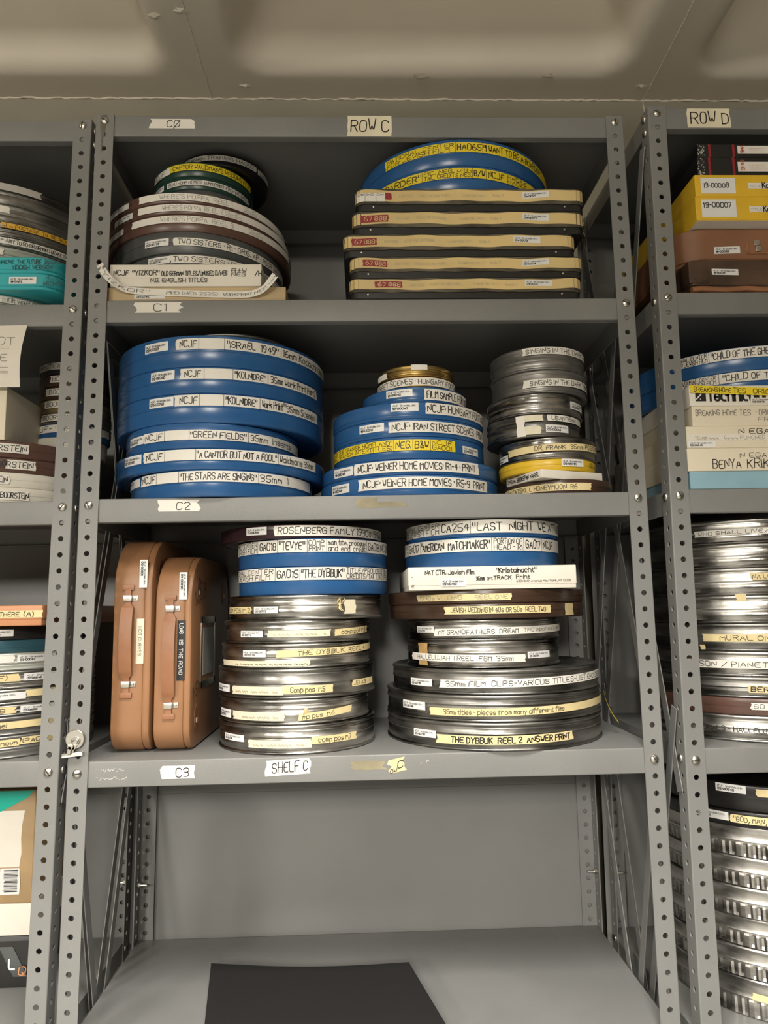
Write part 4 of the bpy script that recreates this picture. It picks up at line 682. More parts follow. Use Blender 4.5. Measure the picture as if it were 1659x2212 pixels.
def carton(name, label, cat, x0, x1, y0, y1, z0, z1, m, lid=None, group=None, bev=.05, rz=0, split=.0, mlid=None):
    t = thing(name, label, cat, (x0, y0, z0), rz, group); w, d, h = x1-x0, y1-y0, z1-z0
    mb = MB()
    if split:
        mb.box(.03, w-.03, .03, d-.03, 0, h-.05); mb.build('tray', m, t, bevel=bev, smooth=30)
        mb = MB(); mb.box(0, w, 0, d, h*split, h); mb.build('lid', mlid or m, t, bevel=bev, smooth=30)
    else:
        mb.box(0, w, 0, d, 0, h); mb.build('body', m, t, bevel=bev, smooth=30)
    return t
# white handwritten box and tan box, upper shelf left
t = carton('film_box', 'white box with handwritten old German titles at the bottom of the left upper stack', 'box', -16.55, -6.67, .25, 10.1, -11.57, -10.065, 'wcard', split=.36)
flat_label('writing', None, 9.9, 1.5, [(.03, .125, .5, .72, 'NCJF'), (.15, .325, .5, .72, '"YIZKOR"'), (.34, .77, .48, .68, 'OLD GERMAN TITLES/UNUSED D/NEG'), (.80, .9, .62, .8, 'B+W'), (.8, .9, .44, .6, 'NEG'), (.955, .995, .45, .68, '/H'), (.27, .64, .18, .36, 'N.G. ENGLISH TITLES')], t, (0, -.01, 0), thick=.14)
t = carton('film_box', 'tan cardboard box with a curling strip of tape, lowest on the left upper stack', 'box', -16.95, -5.1, .4, 12.2, -12.595, -11.575, 'tcard')
flat_label('barcode_sticker', 's', 2.0, .42, [], t, (2.0, 0, .22), code='02-00742', torn=0)
mb = MB(); P = [(-17.0, -.35, -10.3), (-16.75, -.45, -10.75), (-16.45, -.4, -11.2), (-16.0, -.15, -11.58), (-15.3, .2, -11.82), (-13.4, .33, -11.95), (-9.8, .33, -12.1), (-7.7, .28, -12.15), (-6.7, .05, -12.0), (-6.1, -.25, -11.6), (-5.7, -.35, -11.1)]
def cr(P, n=6):
    Q = []
    for i in range(len(P) - 1):
        a, b, c, d = [Vector(P[max(0, min(len(P)-1, i+k))]) for k in (-1, 0, 1, 2)]
        for j in range(n):
            q = j / n; Q.append(.5 * ((2*b) + (c-a)*q + (2*a-5*b+4*c-d)*q*q + (3*b-a-3*c+d)*q**3))
    return Q + [Vector(P[-1])]
Q = [p - Vector((-16.95, .4, -12.595)) for p in cr(P)]
D = [0]
for a, b in zip(Q, Q[1:]): D.append(D[-1] + (b - a).length)
def ribbon_map(off, w=.46):
    def f(u, v):
        u = max(0, min(D[-1] - 1e-4, u)); k = max(i for i in range(len(D)) if D[i] <= u); k = min(k, len(Q) - 2)
        q = (u - D[k]) / (D[k+1] - D[k]); p = Q[k].lerp(Q[k+1], q); tt = (Q[k+1] - Q[k]).normalized()
        nn = Vector((0, -1, 0)); up = nn.cross(tt) * -1
        if up.z < 0 and abs(tt.x) > .5: up = -up
        return p + up * v * w + nn * off
    return f
patch(mb, 0, D[-1], -.5, .5, ribbon_map(0), 0, .1, 5, .25)
write(mb, '"YIZKOR"', .3, 3.9, -.25, .25, ribbon_map(.02), .035, 1); write(mb, 'PIRD (NEG 2525)', 5.0, 8.3, -.22, .22, ribbon_map(.02), .03, 1); write(mb, 'WORKPRINT FROM ~~~', 8.7, 12.6, -.2, .2, ribbon_map(.02), .03, 1)
mb.build('curling_tape', ['w', 'k'], t, smooth=0)
# five black cases with yellowed label strips
g = 'flat black cases with yellowed strips, upper shelf'
CASES = [(-12.59, -11.2, -.9, 14.5, (1.65, 3.45), (11.55, 13.35), '04-00175', 'lowest black case, red tag further right than on the cases above'),
 (-11.19, -9.72, -.86, 14.65, (.85, 2.45), (11.4, 13.2), '04-00174', 'second black case from the bottom, ragged torn edge under its yellow strip'),
 (-9.71, -8.12, -1.28, 14.25, (.55, 2.2), (11.3, 13.1), '04-00173', 'middle black case of five, shifted furthest to the left'),
 (-8.11, -6.5, -.66, 14.9, (.55, 2.4), (11.35, 13.15), '04-00172', 'second black case from the top, red tag at its left end'),
 (-6.49, -4.88, -.44, 15.0, (2.0, 2.4), (11.2, 13.0), '04-00171', 'topmost black case with a white card at its left end, under the blue cans')]
for i, (z0, z1, x0, x1, rt, st, code, lab) in enumerate(CASES):
    t = thing('film_case', lab + (' in the right upper stack' if len(lab.split()) < 12 else ''), 'film case', (x0, 0, z0), 0, g); w, h = x1-x0, z1-z0
    mb = MB(); rbox(mb, 0.04, w-.04, .04, 14.4, 0, h*.42, .6, e=.03); mb.build('tray', 'bcase', t, smooth=40)
    mb = MB(); rbox(mb, 0, w, 0, 14.44, h*.36, h-.01, .62, e=.03); mb.build('lid', 'bcase', t, smooth=40)
    rng = random.Random(i + 3)
    ph = [rng.uniform(0, 6) for _ in range(4)]
    lo = h * .44; hi = h * .92
    wav = lambda u: .035*sin(u*.9+ph[0]) + .03*sin(u*2.1+ph[1])
    def wrap(off, zf=lambda u: 0):
        def f(u, v):
            # strip wraps round the two front corners (radius .62)
            r = .62
            if u < 0: a = -u / (r + off); a = min(a, 1.5); x, y = r - (r+off)*sin(a), r - (r+off)*cos(a)
            elif u > w - 2*r: a = min((u - (w-2*r)) / (r + off), 1.5); x, y = w - r + (r+off)*sin(a), r - (r+off)*cos(a)
            else: x, y = u + r, -off
            return (x, y, v + zf(u))
        return f
    mb = MB(); patch(mb, -.95, w - 2*.62 + .95, h*.3, h*.97, wrap(.014, lambda u: .5*wav(u*1.7)), 0, .08, i, .3); mb.build('clear_plastic_band', 'clear', t, smooth=0)
    mb = MB(); patch(mb, -.9, w - 2*.62 + .9, lo, hi, wrap(.022, wav), 0, .05, i, .3)
    ty = wrap(.03, wav); u0 = rt[1] + .5
    for a, b, s in ((u0, u0+.9, '6337/3305'), (u0+1.3, u0+3.4, 'YEUELS WIT DER PIUREL'), (u0+4.2, u0+5.9, 'Cuadrbild XX/ 1'), (u0+6.3, u0+7.0, 'Rolle %d' % (i+1))): write(mb, s, a-.6, b-.6, h*.62, h*.74, ty, .018, 1, .4)
    mb.build('label_strip', ['strip', 'if'], t, smooth=0)
    mb = MB(); fm = wrap(.034, wav); patch(mb, rt[0]-.62, rt[1]-.62, h*.52, h*.82, fm, 0, .03, i)
    if i < 4:
        for a, b, s in ((.12, .42, '67'), (.5, .92, '888')): write(mb, s, rt[0]-.62+(rt[1]-rt[0])*a, rt[0]-.62+(rt[1]-rt[0])*b, h*.58, h*.76, wrap(.042, wav), .04, 1)
    mb.build('red_tag', ['red', 'm'], t, smooth=0)
    mb = MB(); patch(mb, st[0]-.62, st[1]-.62, h*.58, h*.87, fm, 0, 0, i); sticker_text(mb, code, st[0]-.62, st[1]-.62, h*.58, h*.87, wrap(.042, wav)); mb.build('barcode_sticker', ['s', 'k'], t, smooth=0)
    if i == 4:
        mb = MB(); patch(mb, -.62, 1.35, h*.42, h*.8, wrap(.036), 0, 0, i)
        for a, b, s in ((-.5, -.05, 'ECTION'), (.1, .6, 'BASE'), (.85, 1.25, 'CAN')): write(mb, s, a, b, h*.68, h*.76, wrap(.044), .018, 1, .2)
        for u in (.02, .75): write(mb, '|', u-.03, u+.03, h*.44, h*.78, wrap(.044), .02, 1)
        mb.build('index_card', ['w', 'k'], t, smooth=0)
    for u in (1.2, w - 1.4):
        mb = MB(); mb.lathe([(.07, 0), (.06, .03), (.0, .045)], 12, 0, None, Matrix.Translation((u, .03, h*.2)) @ Matrix.Rotation(pi/2, 4, 'X')); mb.build('rivet', 'zinc', t)
# white carton between the blue can and the brown cans, lower shelf
t = carton('film_box', 'white cardboard box with a printed New York address between blue and brown cans', 'box', 2.52, 13.12, .3, 10.6, -31.6, -30.16, 'wcard', split=.18)
flat_label('writing', None, 10.6, 1.45, [(.10, .39, .66, .84, 'NAT CTR. Jewish Film'), (.525, .76, .7, .9, '"Kristalnacht"'), (.4, .45, .4, .56, '35mm'), (.465, .5, .4, .5, 'OPT.'), (.505, .61, .42, .58, 'TRACK'), (.64, .72, .44, .6, 'Print')], t, (0, 0, 0), thick=.17)
flat_label('printed_address', None, 10.6, 1.45, [(.64, .965, .29, .38, '630 Ninth Avenue New York, NY 10036'), (.02, .035, .5, .62, '-'), (.02, .035, .1, .22, 'E')], t, (0, 0, 0), messy=.1)
flat_label('barcode_sticker', 's', 1.55, .5, [], t, (2.05, 0, .2), code='02-00790', torn=0)
# thin white carton seen corner-on, middle shelf right
t = thing('film_box', 'thin white carton seen corner first between the yellow can and the brown can', 'box', (11.17, .1, -24.595), rad(22))
mb = MB(); mb.box(0, 4.9, 0, 4.0, 0, .56); mb.build('body', 'wcard', t, bevel=.03)
flat_label('writing', None, 3.9, .56, [(.02, .28, .3, .7, 'CINEMA.'), (.32, .66, .25, .75, 'BOOKSPAN'), (.7, .93, .25, .75, 'NARR.')], t, (0, 3.95, 0), (0, -1, 0), (0, 0, 1), (-1, 0, 0), thick=.16)

# ------------------------------------------------------------------ upright fibreboard reel cases, lower shelf left
def reel_case(label, x0, y0, z0, wd, hh, dd, lean, extras):
    t = thing('reel_case', label, 'reel case', (x0, y0, z0), lean, 'upright tan fibreboard reel cases')
    def shell(x0, x1, g=0):
        rr = 3.2; rb = 1.5; P = []
        for cy, cz, r, a in ((rr, hh - rr, rr, 180), (dd - rr, hh - rr, rr, 90), (dd - rb, rb, rb, 0), (rb, rb, rb, -90)):
            P += [(cy + (r - g)*cos(rad(a - 90*i/10)), cz + (r - g)*sin(rad(a - 90*i/10))) for i in range(11)]
        n = len(P); m = MB(); R = .16
        lev = [(x0, R), (x0 + R*.3, R*.3), (x0 + R, 0), (x1 - R, 0), (x1 - R*.3, R*.3), (x1, R)]
        cy, cz = dd/2, hh/2; vs = []
        for x, d in lev:
            for y, z in P:
                k = 1 - d / (.5 * hh); vs.append((x, cy + (y - cy) * k, cz + (z - cz) * k))
        fs = [tuple(range(n)), tuple(5*n + k for k in range(n - 1, -1, -1))]
        for j in range(5): fs += [(j*n + k, (j+1)*n + k, (j+1)*n + (k+1) % n, j*n + (k+1) % n) for k in range(n)]
        m.add(vs, fs); return m
    shell(0, wd * .82).build('body', 'fibre', t, smooth=40, fix=True)
    shell(wd * .79, wd, .03).build('lid', 'fibre', t, smooth=40, fix=True)
    # corner dents of the lid with their light metal tongues
    for (y, z) in ((1.9, hh - 2.3), (1.7, 1.9), (dd - 2.2, hh - 2.4), (dd - 1.9, 1.9)):
        m = MB(); m.lathe([(.0, .02), (.42, .025), (.6, .05), (.66, .01)], 24, 0, None, Matrix.Translation((wd, y, z)) @ Matrix.Rotation(pi/2, 4, 'Y') @ Matrix.Scale(1.35, 4, (1, 0, 0)))
        d = m.build('corner_dent', 'fibred', t); m = MB(); m.box(wd + .03, wd + .06, y - .16, y + .16, z - .32, z - .02); m.build('metal_tongue', 'card', d, bevel=.01)
    return t
def strap(t, xc, z0, z1, w=.78, bow=.42):
    """leather carrying strap with T shaped ends passing under two metal clips; local x across, z up, front at y=0"""
    n = 22; L = z1 - z0; mb = MB(); st = []
    for i in range(n + 1):
        q = i / n; z = z0 + L * q
        e = min(q, 1 - q) * L
        if e < .34: ww = w * .92
        elif e < .5: ww = w * .5
        elif e < 1.25: ww = w * .5
        elif e < 1.5: ww = w * (.5 + .5 * (e - 1.25) / .25)
        else: ww = w
        y = -.06 - bow * max(0, sin(pi * max(0, min(1, (e*0 + (q*L - 1.2) / (L - 2.4)))))) ** .7
        st.append((z, ww, y))
    # resample with crisp shoulders
    zs = sorted(set([z0, z0+.33, z0+.34, z0+.5, z0+1.2, z0+1.45, z1-1.45, z1-1.2, z1-.5, z1-.34, z1-.33, z1] + [z0 + 1.45 + (L-2.9)*i/14 for i in range(15)])); vs = []
    for z in zs:
        e = min(z - z0, z1 - z)
        ww = w*.95 if e <= .335 else (w*.5 if e < 1.21 else (w if e >= 1.44 else w*.6))
        q = max(0, min(1, (z - z0 - 1.2) / (L - 2.4))); y = -.05 - bow * (max(0, sin(pi*q)) ** .6)
        vs += [(xc - ww/2, y, z), (xc + ww/2, y, z), (xc + ww/2, y - .09, z), (xc - ww/2, y - .09, z)]
    N = len(zs); fs = [(0, 3, 2, 1), tuple((N-1)*4 + k for k in (0, 1, 2, 3))]
    for i in range(N - 1):
        for k in range(4): fs.append((i*4 + k, i*4 + (k+1) % 4, (i+1)*4 + (k+1) % 4, (i+1)*4 + k))
    mb.add(vs, fs); s = mb.build('carrying_strap', 'leather', t, bevel=.015, smooth=30)
    for z in (z0 + .85, z1 - .85):
        mb = MB(); mb.box(xc - w*.36, xc + w*.3, -.22, -.16, z - .19, z + .19); mb.box(xc + w*.3 - .05, xc + w*.3, -.17, -.01, z - .19, z + .19); mb.box(xc + w*.3, xc + w*.3 + .36, -.05, -.01, z - .17, z + .17)
        c = mb.build('metal_clip', 'zinc', t, bevel=.015); c['label'] = 'metal strap clip'
        mb = MB(); mb.lathe([(.1, 0), (.085, .05), (.0, .08)], 14, 0, None, Matrix.Translation((xc + w*.3 + .17, -.05, z)) @ Matrix.Rotation(pi/2, 4, 'X')); mb.build('rivet', 'zinc', c)
ta = reel_case('taller tan fibreboard reel case with strap, next to the left post', -16.2, 2.0, -41.34, 2.42, 13.55, 12.6, 0, None)
strap(ta, .95, 3.4, 10.45)
flat_label('barcode_sticker', 's', 1.78, .5, [], ta, (1.92, .0, 12.75 - 1.78*0), (0, 0, -1), (1, 0, 0), (0, -1, 0), code='02-00831', torn=0) if 0 else None
flat_label('barcode_sticker', 's', 1.78, .5, [], ta, (1.62, 0, 12.1 - .05), (0, 0, -1), (1, 0, 0), (0, -1, 0), code='02-00831', torn=0, off=.09)
flat_label('title_label', 'p', 2.8, .48, [(.18, .82, .28, .66, 'HOT CURVES')], ta, (1.5, 0, 8.3), (0, 0, -1), (1, 0, 0), (0, -1, 0), torn=0, ink='k', messy=.1, thick=.12)
tb = reel_case('shorter tan fibreboard reel case with metal label holder on its side, beside the steel cans', -13.55, 2.0, -41.34, 2.3, 12.4, 12.6, 0, None)
strap(tb, .98, 2.05, 9.75)
flat_label('barcode_sticker', 's', 1.72, .5, [], tb, (1.5, 0, 11.2), (0, 0, -1), (1, 0, 0), (0, -1, 0), code='02-00830', torn=0, off=.05)
flat_label('title_label', 'k', 3.75, .5, [(.05, .22, .28, .72, 'LONG'), (.33, .42, .28, .72, 'IS'), (.47, .63, .28, .72, 'THE'), (.68, .9, .28, .72, 'ROAD')], tb, (1.42, 0, 8.15), (0, 0, -1), (1, 0, 0), (0, -1, 0), torn=0, ink='iw', messy=.2, thick=.15)
mb = MB()
for (a, b, c, d) in ((2.6, 7.2, 7.9, 8.35), (2.6, 7.2, 3.6, 4.05), (2.6, 2.95, 3.6, 8.35), (6.85, 7.2, 3.6, 8.35)): mb.box(2.3, 2.36, a, b, c, d)
lh = mb.build('label_holder', 'zinc', tb, bevel=.015); mb = MB(); mb.box(2.3, 2.33, 3.4, 6.6, 4.4, 7.6); mb.build('address_card', 'pale', lh)
flat_label('writing', None, 4, 1, [(0, 1, 0, 1, '11-53')], tb, (2.3, .9, 9.0), (0, .75, .2), (0, -.1, 1), (1, 0, 0), thick=.08); flat_label('writing', None, 2, .8, [(0, 1, 0, 1, '11-53')], tb, (2.3, .6, 3.0), (0, .9, .2), (0, -.1, 1), (1, 0, 0), thick=.08)
# ------------------------------------------------------------------ black vinyl folder on the bottom shelf
t = thing('vinyl_folder', 'flat black vinyl folder lying on the empty bottom shelf', 'folder', (-4, 5, -57.49))
mb = MB(); nx, ny = 24, 14; vs = []
c = [(-11.1, 8.75), (2.45, 7.95), (4.14, .5), (-9.76, .3)]
for lev in (0, 1):
    for j in range(ny + 1):
        for i in range(nx + 1):
            u, v = i / nx, j / ny
            x = (c[3][0]*(1-u) + c[2][0]*u)*(1-v) + (c[0][0]*(1-u) + c[1][0]*u)*v
            y = (c[3][1]*(1-u) + c[2][1]*u)*(1-v) + (c[0][1]*(1-u) + c[1][1]*u)*v
            z = (.95 - .25*sin(pi*u) * v) if lev else 0
            if lev and (i in (0, nx) or j in (0, ny)): z -= .06
            vs.append((x + 4, y - 5, z))
N = (nx+1)*(ny+1); idx = lambda l, i, j: l*N + j*(nx+1) + i
fs = [(idx(1,i,j), idx(1,i+1,j), idx(1,i+1,j+1), idx(1,i,j+1)) for j in range(ny) for i in range(nx)] + [(idx(0,i,j+1), idx(0,i+1,j+1), idx(0,i+1,j), idx(0,i,j)) for j in range(ny) for i in range(nx)]
for i in range(nx): fs += [(idx(0,i,0), idx(0,i+1,0), idx(1,i+1,0), idx(1,i,0)), (idx(1,i,ny), idx(1,i+1,ny), idx(0,i+1,ny), idx(0,i,ny))]
for j in range(ny): fs += [(idx(1,0,j), idx(1,0,j+1), idx(0,0,j+1), idx(0,0,j)), (idx(0,nx,j), idx(0,nx,j+1), idx(1,nx,j+1), idx(1,nx,j))]
mb.add(vs, fs); mb.build('cover', 'folder', t, smooth=50)
# ------------------------------------------------------------------ magnetic bulldog clip on the left post
t = thing('magnetic_clip', 'round magnet with a bulldog clip stuck on the left post of the middle bay', 'clip', (-17.45, -.02, -40.0))
T = Matrix.Rotation(pi/2, 4, 'X')
mb = MB(); mb.lathe([(0, 0), (.54, 0), (.56, .03), (.56, .14), (.52, .18), (0, .18)], 40, 0, None, T); mb.build('magnet', 'zinc', t)
mb = MB()
for r, y in ((.24, -.2), (.13, -.22)): mb.tube([(.06 + r*cos(a*pi/8), y, -.1 + r*sin(a*pi/8)) for a in range(16)], .035, 8, closed=True)
mb.build('ring', 'zinc', t)
for k, (x, z) in enumerate(((.0, -.42), (-.12, -.38))):
    mb = MB(); T2 = Matrix.Translation((x - .05, -.22 - .16*k, z)) @ Matrix.Rotation(.25, 4, 'Y')
    mb.box(-.1, .1, -.03, .03, -.42, 0, 0, T2); mb.lathe([(0, -.03), (.17, -.03), (.17, .03), (0, .03)], 20, 0, None, T2 @ Matrix.Rotation(pi/2, 4, 'X')); mb.build('lever', 'zinc', t, bevel=.01)
for k in (0, 1):
    mb = MB(); T3 = Matrix.Translation((-.08, -.2 - .12*k, -.86)) @ Matrix.Rotation(-.1, 4, 'Y') @ Matrix.Rotation((-.45 if k else .3), 4, 'X'); mb.box(-.6, .6, -.025, .025, -.12, .12, 0, T3); mb.build('jaw', 'zinc', t, bevel=.02)

# ------------------------------------------------------------------ contents of the left bay that are not cans
def soft_case(name, label, cat, x0, x1, y0, y1, z0, z1, m, r=.6, group=None, split=.45):
    t = thing(name, label, cat, (x0, y0, z0), 0, group); w, d, h = x1-x0, y1-y0, z1-z0
    mb = MB(); rbox(mb, .03, w-.03, .03, d-.03, 0, h*split+.03, r, e=.05); mb.build('tray', m, t, smooth=40)
    mb = MB(); rbox(mb, 0, w, 0, d, h*split, h, r, e=.07); mb.build('lid', m, t, smooth=40)
    return t
g = 'turquoise plastic film cases in the left bay'
t = soft_case('film_case', 'upper turquoise plastic case in the left bay, two lines of handwriting', 'film case', -33, -19.75, .3, 13.4, -10.6, -9.48, 'turq', 1.6, g, .2)
flat_label('writing', None, 5.0, 1.1, [(.32, .52, .58, .8, 'WHERE'), (.56, .66, .58, .8, 'THE'), (.69, .87, .56, .82, 'FUTURE'), (.72+.2, 1.12, .56, .82, 'BEGINS'), (.5, .72, .22, .48, 'YIDDISH'), (.76, 1.02, .22, .48, 'VERSION')], t, (7.65, 0, 0), thick=.11)
t = soft_case('film_case', 'lower turquoise plastic case in the left bay, white sticker on its front', 'film case', -33, -19.75, .3, 13.4, -11.715, -10.605, 'turq', 1.6, g, .2)
flat_label('barcode_sticker', 's', 1.75, .48, [], t, (10.0, 0, .36), code='18-01162', torn=0)
flat_label('writing', None, 2.0, 1.1, [(.2, .62, .55, .8, 'NCJF'), (.1, .75, .2, .44, 'ARCHIVE')], t, (12.0, -.02, 0), thick=.11)
t = thing('paper_notice', 'white paper sheet with pencil writing hanging over the left bay middle shelf', 'notice', (-24.5, .3, -14.15))
mb = MB(); fm = lambda u, v, o=0: (u, .22 + .10*sin(v*.75+.3) - .05*u*.3 - o, v)
vs = []; nn = 14
for j in range(nn + 1):
    q = j / nn; z = -4.08 * q; xr = 2.72 - .24*q - .16*sin(pi*q)
    for i in range(9): vs.append(fm(-3.0 + (xr + 3.0) * i / 8, z - .0 + .1*(i/8)*(1-q)))
mb.add(vs, [(j*9+i, (j+1)*9+i, (j+1)*9+i+1, j*9+i+1) for j in range(nn) for i in range(8)])
F1 = lambda u, v: fm(u, v, .02)
write(mb, 'NOT', .1, 2.0, -1.3, -.72, F1, .03, 1); write(mb, 'MOVE', -.6, 1.6, -2.35, -1.85, F1, .03, 1)
for z in (-1.42, -1.55, -2.78, -3.05, -3.15): write(mb, '-', -1.0, 1.85, z-.5, z+.5, F1, .02, 1, .3, 8)
mb.build('sheet', ['wcard', 'ik'], t, smooth=60)
t = carton('storage_box', 'tall beige box standing on the brown can in the left bay', 'box', -31.5, -23.05, .9, 8.5, -21.55, -18.05, 'card')
t = carton('film_box', 'orange brown case with a yellow label topping the left bay lower stack', 'film case', -32.5, -19.9, .3, 13.2, -33.32, -32.08, 'oak', split=.3, bev=.06)
flat_label('tape_label', 'm', 10.5, .44, [(.62, .725, .2, .78, 'ARE'), (.755, .87, .2, .78, 'THERE'), (.895, .95, .15, .85, '(A)')], t, (2.1, 0, .5), torn=.05, thick=.14)
t = carton('cardboard_box', 'battered cardboard box with green tape and a torn white envelope, left bay bottom shelf', 'box', -36, -23.2, 8.2, 13.9, -52.15, -44.7, 'kraft', bev=.12)
flat_label('envelope', 'wcard', 8, 3.7, [(.55, .7, .3, .34, '-')], t, (3.95, 0, 2.35), torn=.12)
flat_label('envelope', 'pale', 7, 1.9, [], t, (3.6, -.02, .35), torn=.15, skew=-.5)
mb = MB(); fm = flat_map((10.6, 0, .6), (1,0,0), (0,0,1), (0,-1,0), .05); rng = random.Random(2); patch(mb, 0, 1.35, 0, 1.7, fm, 0, .05, 1)
for k in range(17): write(mb, '-', .3 + rng.uniform(-.1, .05), 1.15, .2 + .085*k - .3, .2 + .085*k + .3, flat_map((10.6, 0, .6), (1,0,0), (0,0,1), (0,-1,0), .065), rng.uniform(.02, .07), 1, .3, 8)
mb.build('barcode_label', ['s', 'k'], t, smooth=0)
mb = MB(); fm = flat_map((0, 0, 0), (1,0,0), (0,0,1), (0,-1,0), .03); mb.add([fm(6.5, 6.3), fm(9.9, 5.75), fm(12.2, 6.9), fm(12.6, 7.38), fm(6.5, 7.38)], [(0, 1, 2, 3, 4)]); mb.build('green_tape', 'greent', t, smooth=0)
t = carton('film_box', 'plain white box under the battered cardboard box in the left bay', 'box', -36, -23.1, 8.2, 13.9, -54.2, -52.16, 'wcard')
t = carton('black_bin', 'black bin with white letters and a slanted strap under the plain white box', 'bin', -36, -23.2, 8.2, 13.9, -57.48, -54.21, 'bcase', bev=.08)
mb = MB(); mb.prism([(10.75, 2.6), (11.7, 2.6), (12.75, .7), (11.8, .7)], -.06, -.005); mb.build('slanted_strap', 'greyd', t, bevel=.02)
mb = MB(); mb.box(-.02, 12.85, -.06, 0, 2.95, 3.2); mb.build('rim', 'greyd', t, bevel=.02)
flat_label('white_letters', None, 3, 1, [(.12, .22, 0, .62, '7'), (.5, .62, .1, .7, 'L')], t, (10.0, 0, 1.1), off=.08, ink='iw', thick=.2, messy=.3)
flat_label('orange_letter', None, 1, .8, [(.3, .75, .1, .75, 'Q')], t, (11.85, 0, .75), off=.08, ink='oak', thick=.15)

# ------------------------------------------------------------------ contents of the right bay that are not cans
YD = -.65
g = 'black film boxes with red print'
for z0, z1, x0, lab in ((-2.93, -1.99, 22.66, 'upper black film box with white and red label, top of the right bay'), (-4.335, -2.935, 22.58, 'lower black film box with white and red label, resting on a yellow box')):
    t = carton('film_box', lab, 'box', x0, x0 + 13, YD + .1, 12.2, z0, z1, 'black', bev=.05, group=g); h = z1 - z0
    for x in (.75, 2.4):
        mb = MB(); mb.box(x, x + .16, -.012, 0, .02, h - .02); mb.build('red_stripe', 'red', t, smooth=0)
    o = flat_label('printed_label', 'w', 5.0, h*.62 if h < 1.2 else h*.5, [(.16, .5, .62, .72, 'MAGNETIC FILM ~'), (.16, .48, .42, .52, 'FULL COAT ~~'), (.16, .5, .2, .3, '~~~~ ~~~~ ~~~')], t, (2.75, 0, h*.25), off=.02, torn=0, ink='ir', messy=.1)
    flat_label('printed_number', None, h*.6, .3, [(.05, .95, .1, .9, '341')], t, (3.2, 0, h*.27), (0,0,1), (-1,0,0), (0,-1,0), off=.05, ink='ir', messy=0, thick=.22)
    mb = MB(); rng = random.Random(int(x0*100))
    for k in range(26):
        x = rng.uniform(-.0, .55) ** 1.3; z = rng.uniform(.05, h - .05); l = rng.uniform(.03, .14)
        mb.add([(x, -.012, z), (x + l*.4, -.012, z - .02), (x + l, -.012, z + rng.uniform(.0, .12)), (x + .2*l, -.012, z + .07)], [(0, 1, 2, 3)])
    mb.build('worn_corner', 'scratch', t, smooth=0)
g = 'yellow film boxes'
for z0, z1, x0, lab, code in ((-5.9, -4.34, 22.2, 'upper bright yellow film box, sticker ends in 08', '13-00008'), (-7.58, -5.905, 22.13, 'lower bright yellow film box with white underside, sticker ends in 07', '13-00007')):
    t = carton('film_box', lab, 'box', x0, x0 + 14, YD - .1, 12.6, z0, z1, 'ycard', bev=.06, group=g); h = z1 - z0
    if code.endswith('7'):
        mb = MB(); mb.box(.08, 13.9, .08, 13.1, -.02, .0); mb.build('bottom', 'wcard', t, smooth=0)
    flat_label('number_sticker', 's', 2.35, 1.12 if code.endswith('8') else 1.25, [(.08, .8, .38, .66, code)] if code.endswith('8') else [(.06, .86, .55, .82, code)], t, (.38, 0, .2), torn=0, thick=.16)
    flat_label('title_sticker', 'w', 3.4, .42, [(.03, .25, .22, .6, 'TITLE')], t, (3.6, 0, .55), torn=0, ink='g', messy=.1)
    flat_label('writing', None, 2, .42, [(.0, .8, .1, .9, 'Kol Nidre')], t, (4.55, 0, .55), off=.03, thick=.2)
t = soft_case('reel_case', 'brown fibre case with a metal latch, lying under the yellow boxes', 'reel case', 20.9, 35.5, YD + .9, 13.2, -10.15, -7.62, 'fibred', 2.2, None, .1)
flat_label('barcode_sticker', 's', 1.78, .5, [], t, (2.75, 0, .72), code='18-00028', torn=0, skew=.06)
mb = MB(); mb.box(4.95, 5.15, -.06, 0, .75, 1.4); mb.box(4.95, 6.6, -.06, 0, .68, .82); mb.build('latch_strap', 'leather', t, bevel=.02)
mb = MB(); mb.box(5.6, 5.95, -.1, 0, .85, 1.25); mb.box(5.5, 5.9, -.14, 0, 1.25, 1.62); la = mb.build('latch', 'zinc', t, bevel=.02)
t = soft_case('reel_case', 'worn dark leather case standing on the right bay upper shelf', 'reel case', 21.55, 35.5, YD + .3, 13.2, -12.59, -10.16, 'oldl', .35, None, .25)
flat_label('barcode_sticker', 's', 1.78, .42, [], t, (1.5, 0, 1.35), code='18-00029', torn=0, skew=-.04)
mb = MB(); mb.box(-.06, 1.25, -.06, 1.2, .78, 2.3); mb.build('corner_patch', 'oldl', t, bevel=.05)
mb = MB(); mb.tube([(0 + .6*i, -.1, .28 + .06*sin(i*1.3)) for i in range(24)], .2, 8); mb.build('rolled_strap', 'leather', t)
for (x, z) in ((.35, 1.05), (.95, 1.5), (.95, 1.0)):
    mb = MB(); mb.lathe([(.09, 0), (.07, .04), (0, .055)], 12, 0, None, Matrix.Translation((x, -.06, z)) @ Matrix.Rotation(pi/2, 4, 'X')); mb.build('rivet', 'oldl', t)
t = carton('film_box', 'white box with a yellow tape over bold print, under the right bay blue cans', 'box', 20.75, 33, YD, 12.3, -20.22, -18.89, 'wcard', bev=.04); h = 1.33
flat_label('printed_logo', 'k', .68, .62, [(.1, .5, .25, .75, '/'), (.45, .7, .2, .5, '.')], t, (.38, 0, .3), torn=0, ink='iw', thick=.25)
flat_label('printed_brand', None, 4.1, .75, [(0, .98, .05, .95, 'Technicolor')], t, (1.2, 0, .3), off=.02, messy=0, thick=.2)
flat_label('barcode_text', 'wcard', 1.6, .4, [], t, (3.95, 0, .1), off=.04, code='02-00676', torn=0)
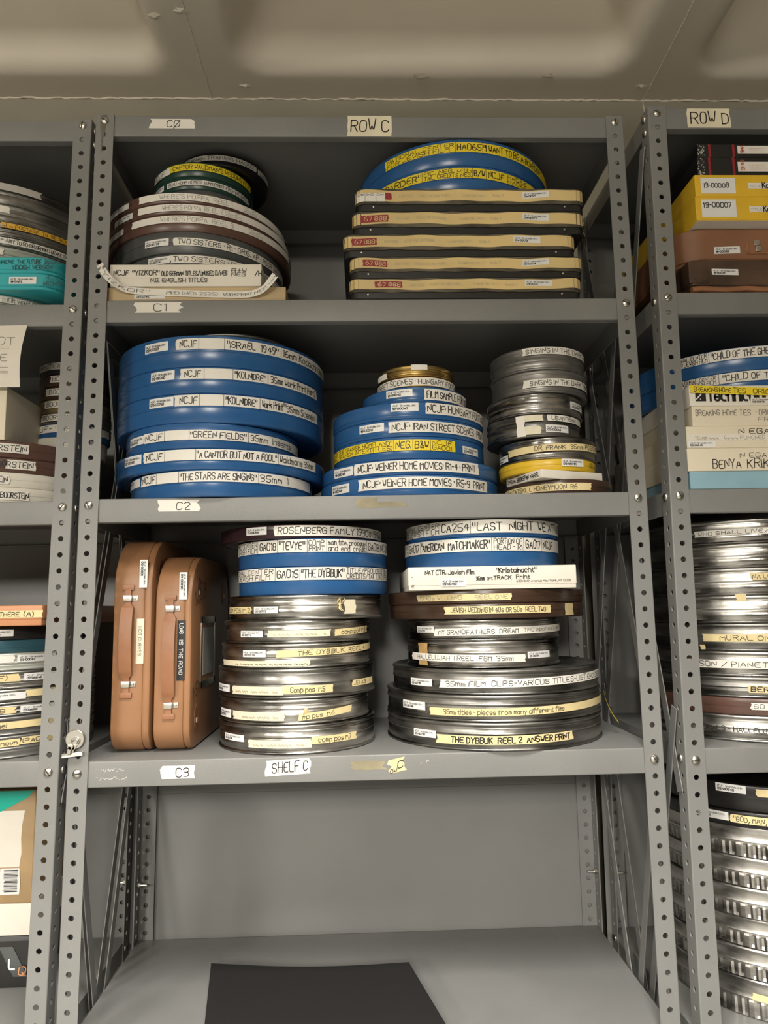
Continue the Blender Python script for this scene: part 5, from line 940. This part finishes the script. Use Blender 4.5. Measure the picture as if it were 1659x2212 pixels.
flat_label('tape_label', 'y', 8, .5, [(.03, .22, .2, .8, 'BREAKING'), (.235, .33, .2, .8, 'HOME'), (.35, .45, .2, .8, 'TIES'), (.51, .8, .2, .8, 'ORIGINAL')], t, (.05, 0, .68), off=.06, torn=.08, thick=.12, skew=-.35)
t = carton('film_box', 'pinkish beige box with pencilled title, second white carton in the right bay', 'box', 20.85, 33, YD + .05, 12.3, -21.555, -20.225, 'card', bev=.04)
flat_label('writing', None, 8, 1.3, [(.03, .22, .55, .82, 'BREAKING'), (.25, .36, .55, .82, 'HOME'), (.385, .475, .55, .82, 'TIES'), (.52, .9, .55, .82, '· ORIG NEG FROM'), (.53, .75, .22, .46, 'FROM')], t, (0, 0, 0), ink='g', thick=.15)
t = carton('film_box', 'cream box printed NEGATIVE with a faded pencil strip, right bay middle shelf', 'box', 20.35, 33, YD, 12.3, -22.98, -21.56, 'card', bev=.04)
flat_label('paper_strip', 'wcard', 10, .45, [(.05, .2, .15, .7, '35 mm ~~~'), (.24, .5, .15, .7, '(~~~ PUNCHED'), (.55, .9, .15, .7, 'cords)')], t, (.05, 0, .48), off=.01, ink='f', torn=.02)
flat_label('barcode_sticker', 's', 1.75, .4, [], t, (.08, 0, .06), code='02-00648', torn=0, off=.03)
flat_label('printed_word', None, 5, .5, [(0, .8, .1, .8, 'N EGATIVE')], t, (3.4, 0, .85), messy=0, thick=.13)
t = carton('film_box', 'cream box with bold marker title above a pale blue box, right bay middle shelf', 'box', 20.3, 33, YD, 12.3, -24.46, -22.985, 'card', bev=.04)
flat_label('printed_word', None, 5, .5, [(0, .8, .1, .7, 'N EGATIVE')], t, (3.4, 0, .8), messy=0, thick=.1)
flat_label('writing', None, 6, .8, [(0, .3, .1, .8, 'BENYA'), (.37, .6, .1, .8, 'KRIK'), (.66, 1, .1, .8, 'TRAILER')], t, (1.6, 0, .1), thick=.09, skew=.05)
t = carton('film_box', 'pale blue box with damp stains at the bottom of the right bay middle shelf', 'box', 20.4, 33, YD + .05, 12.2, -25.59, -24.465, 'lblue', bev=.04)
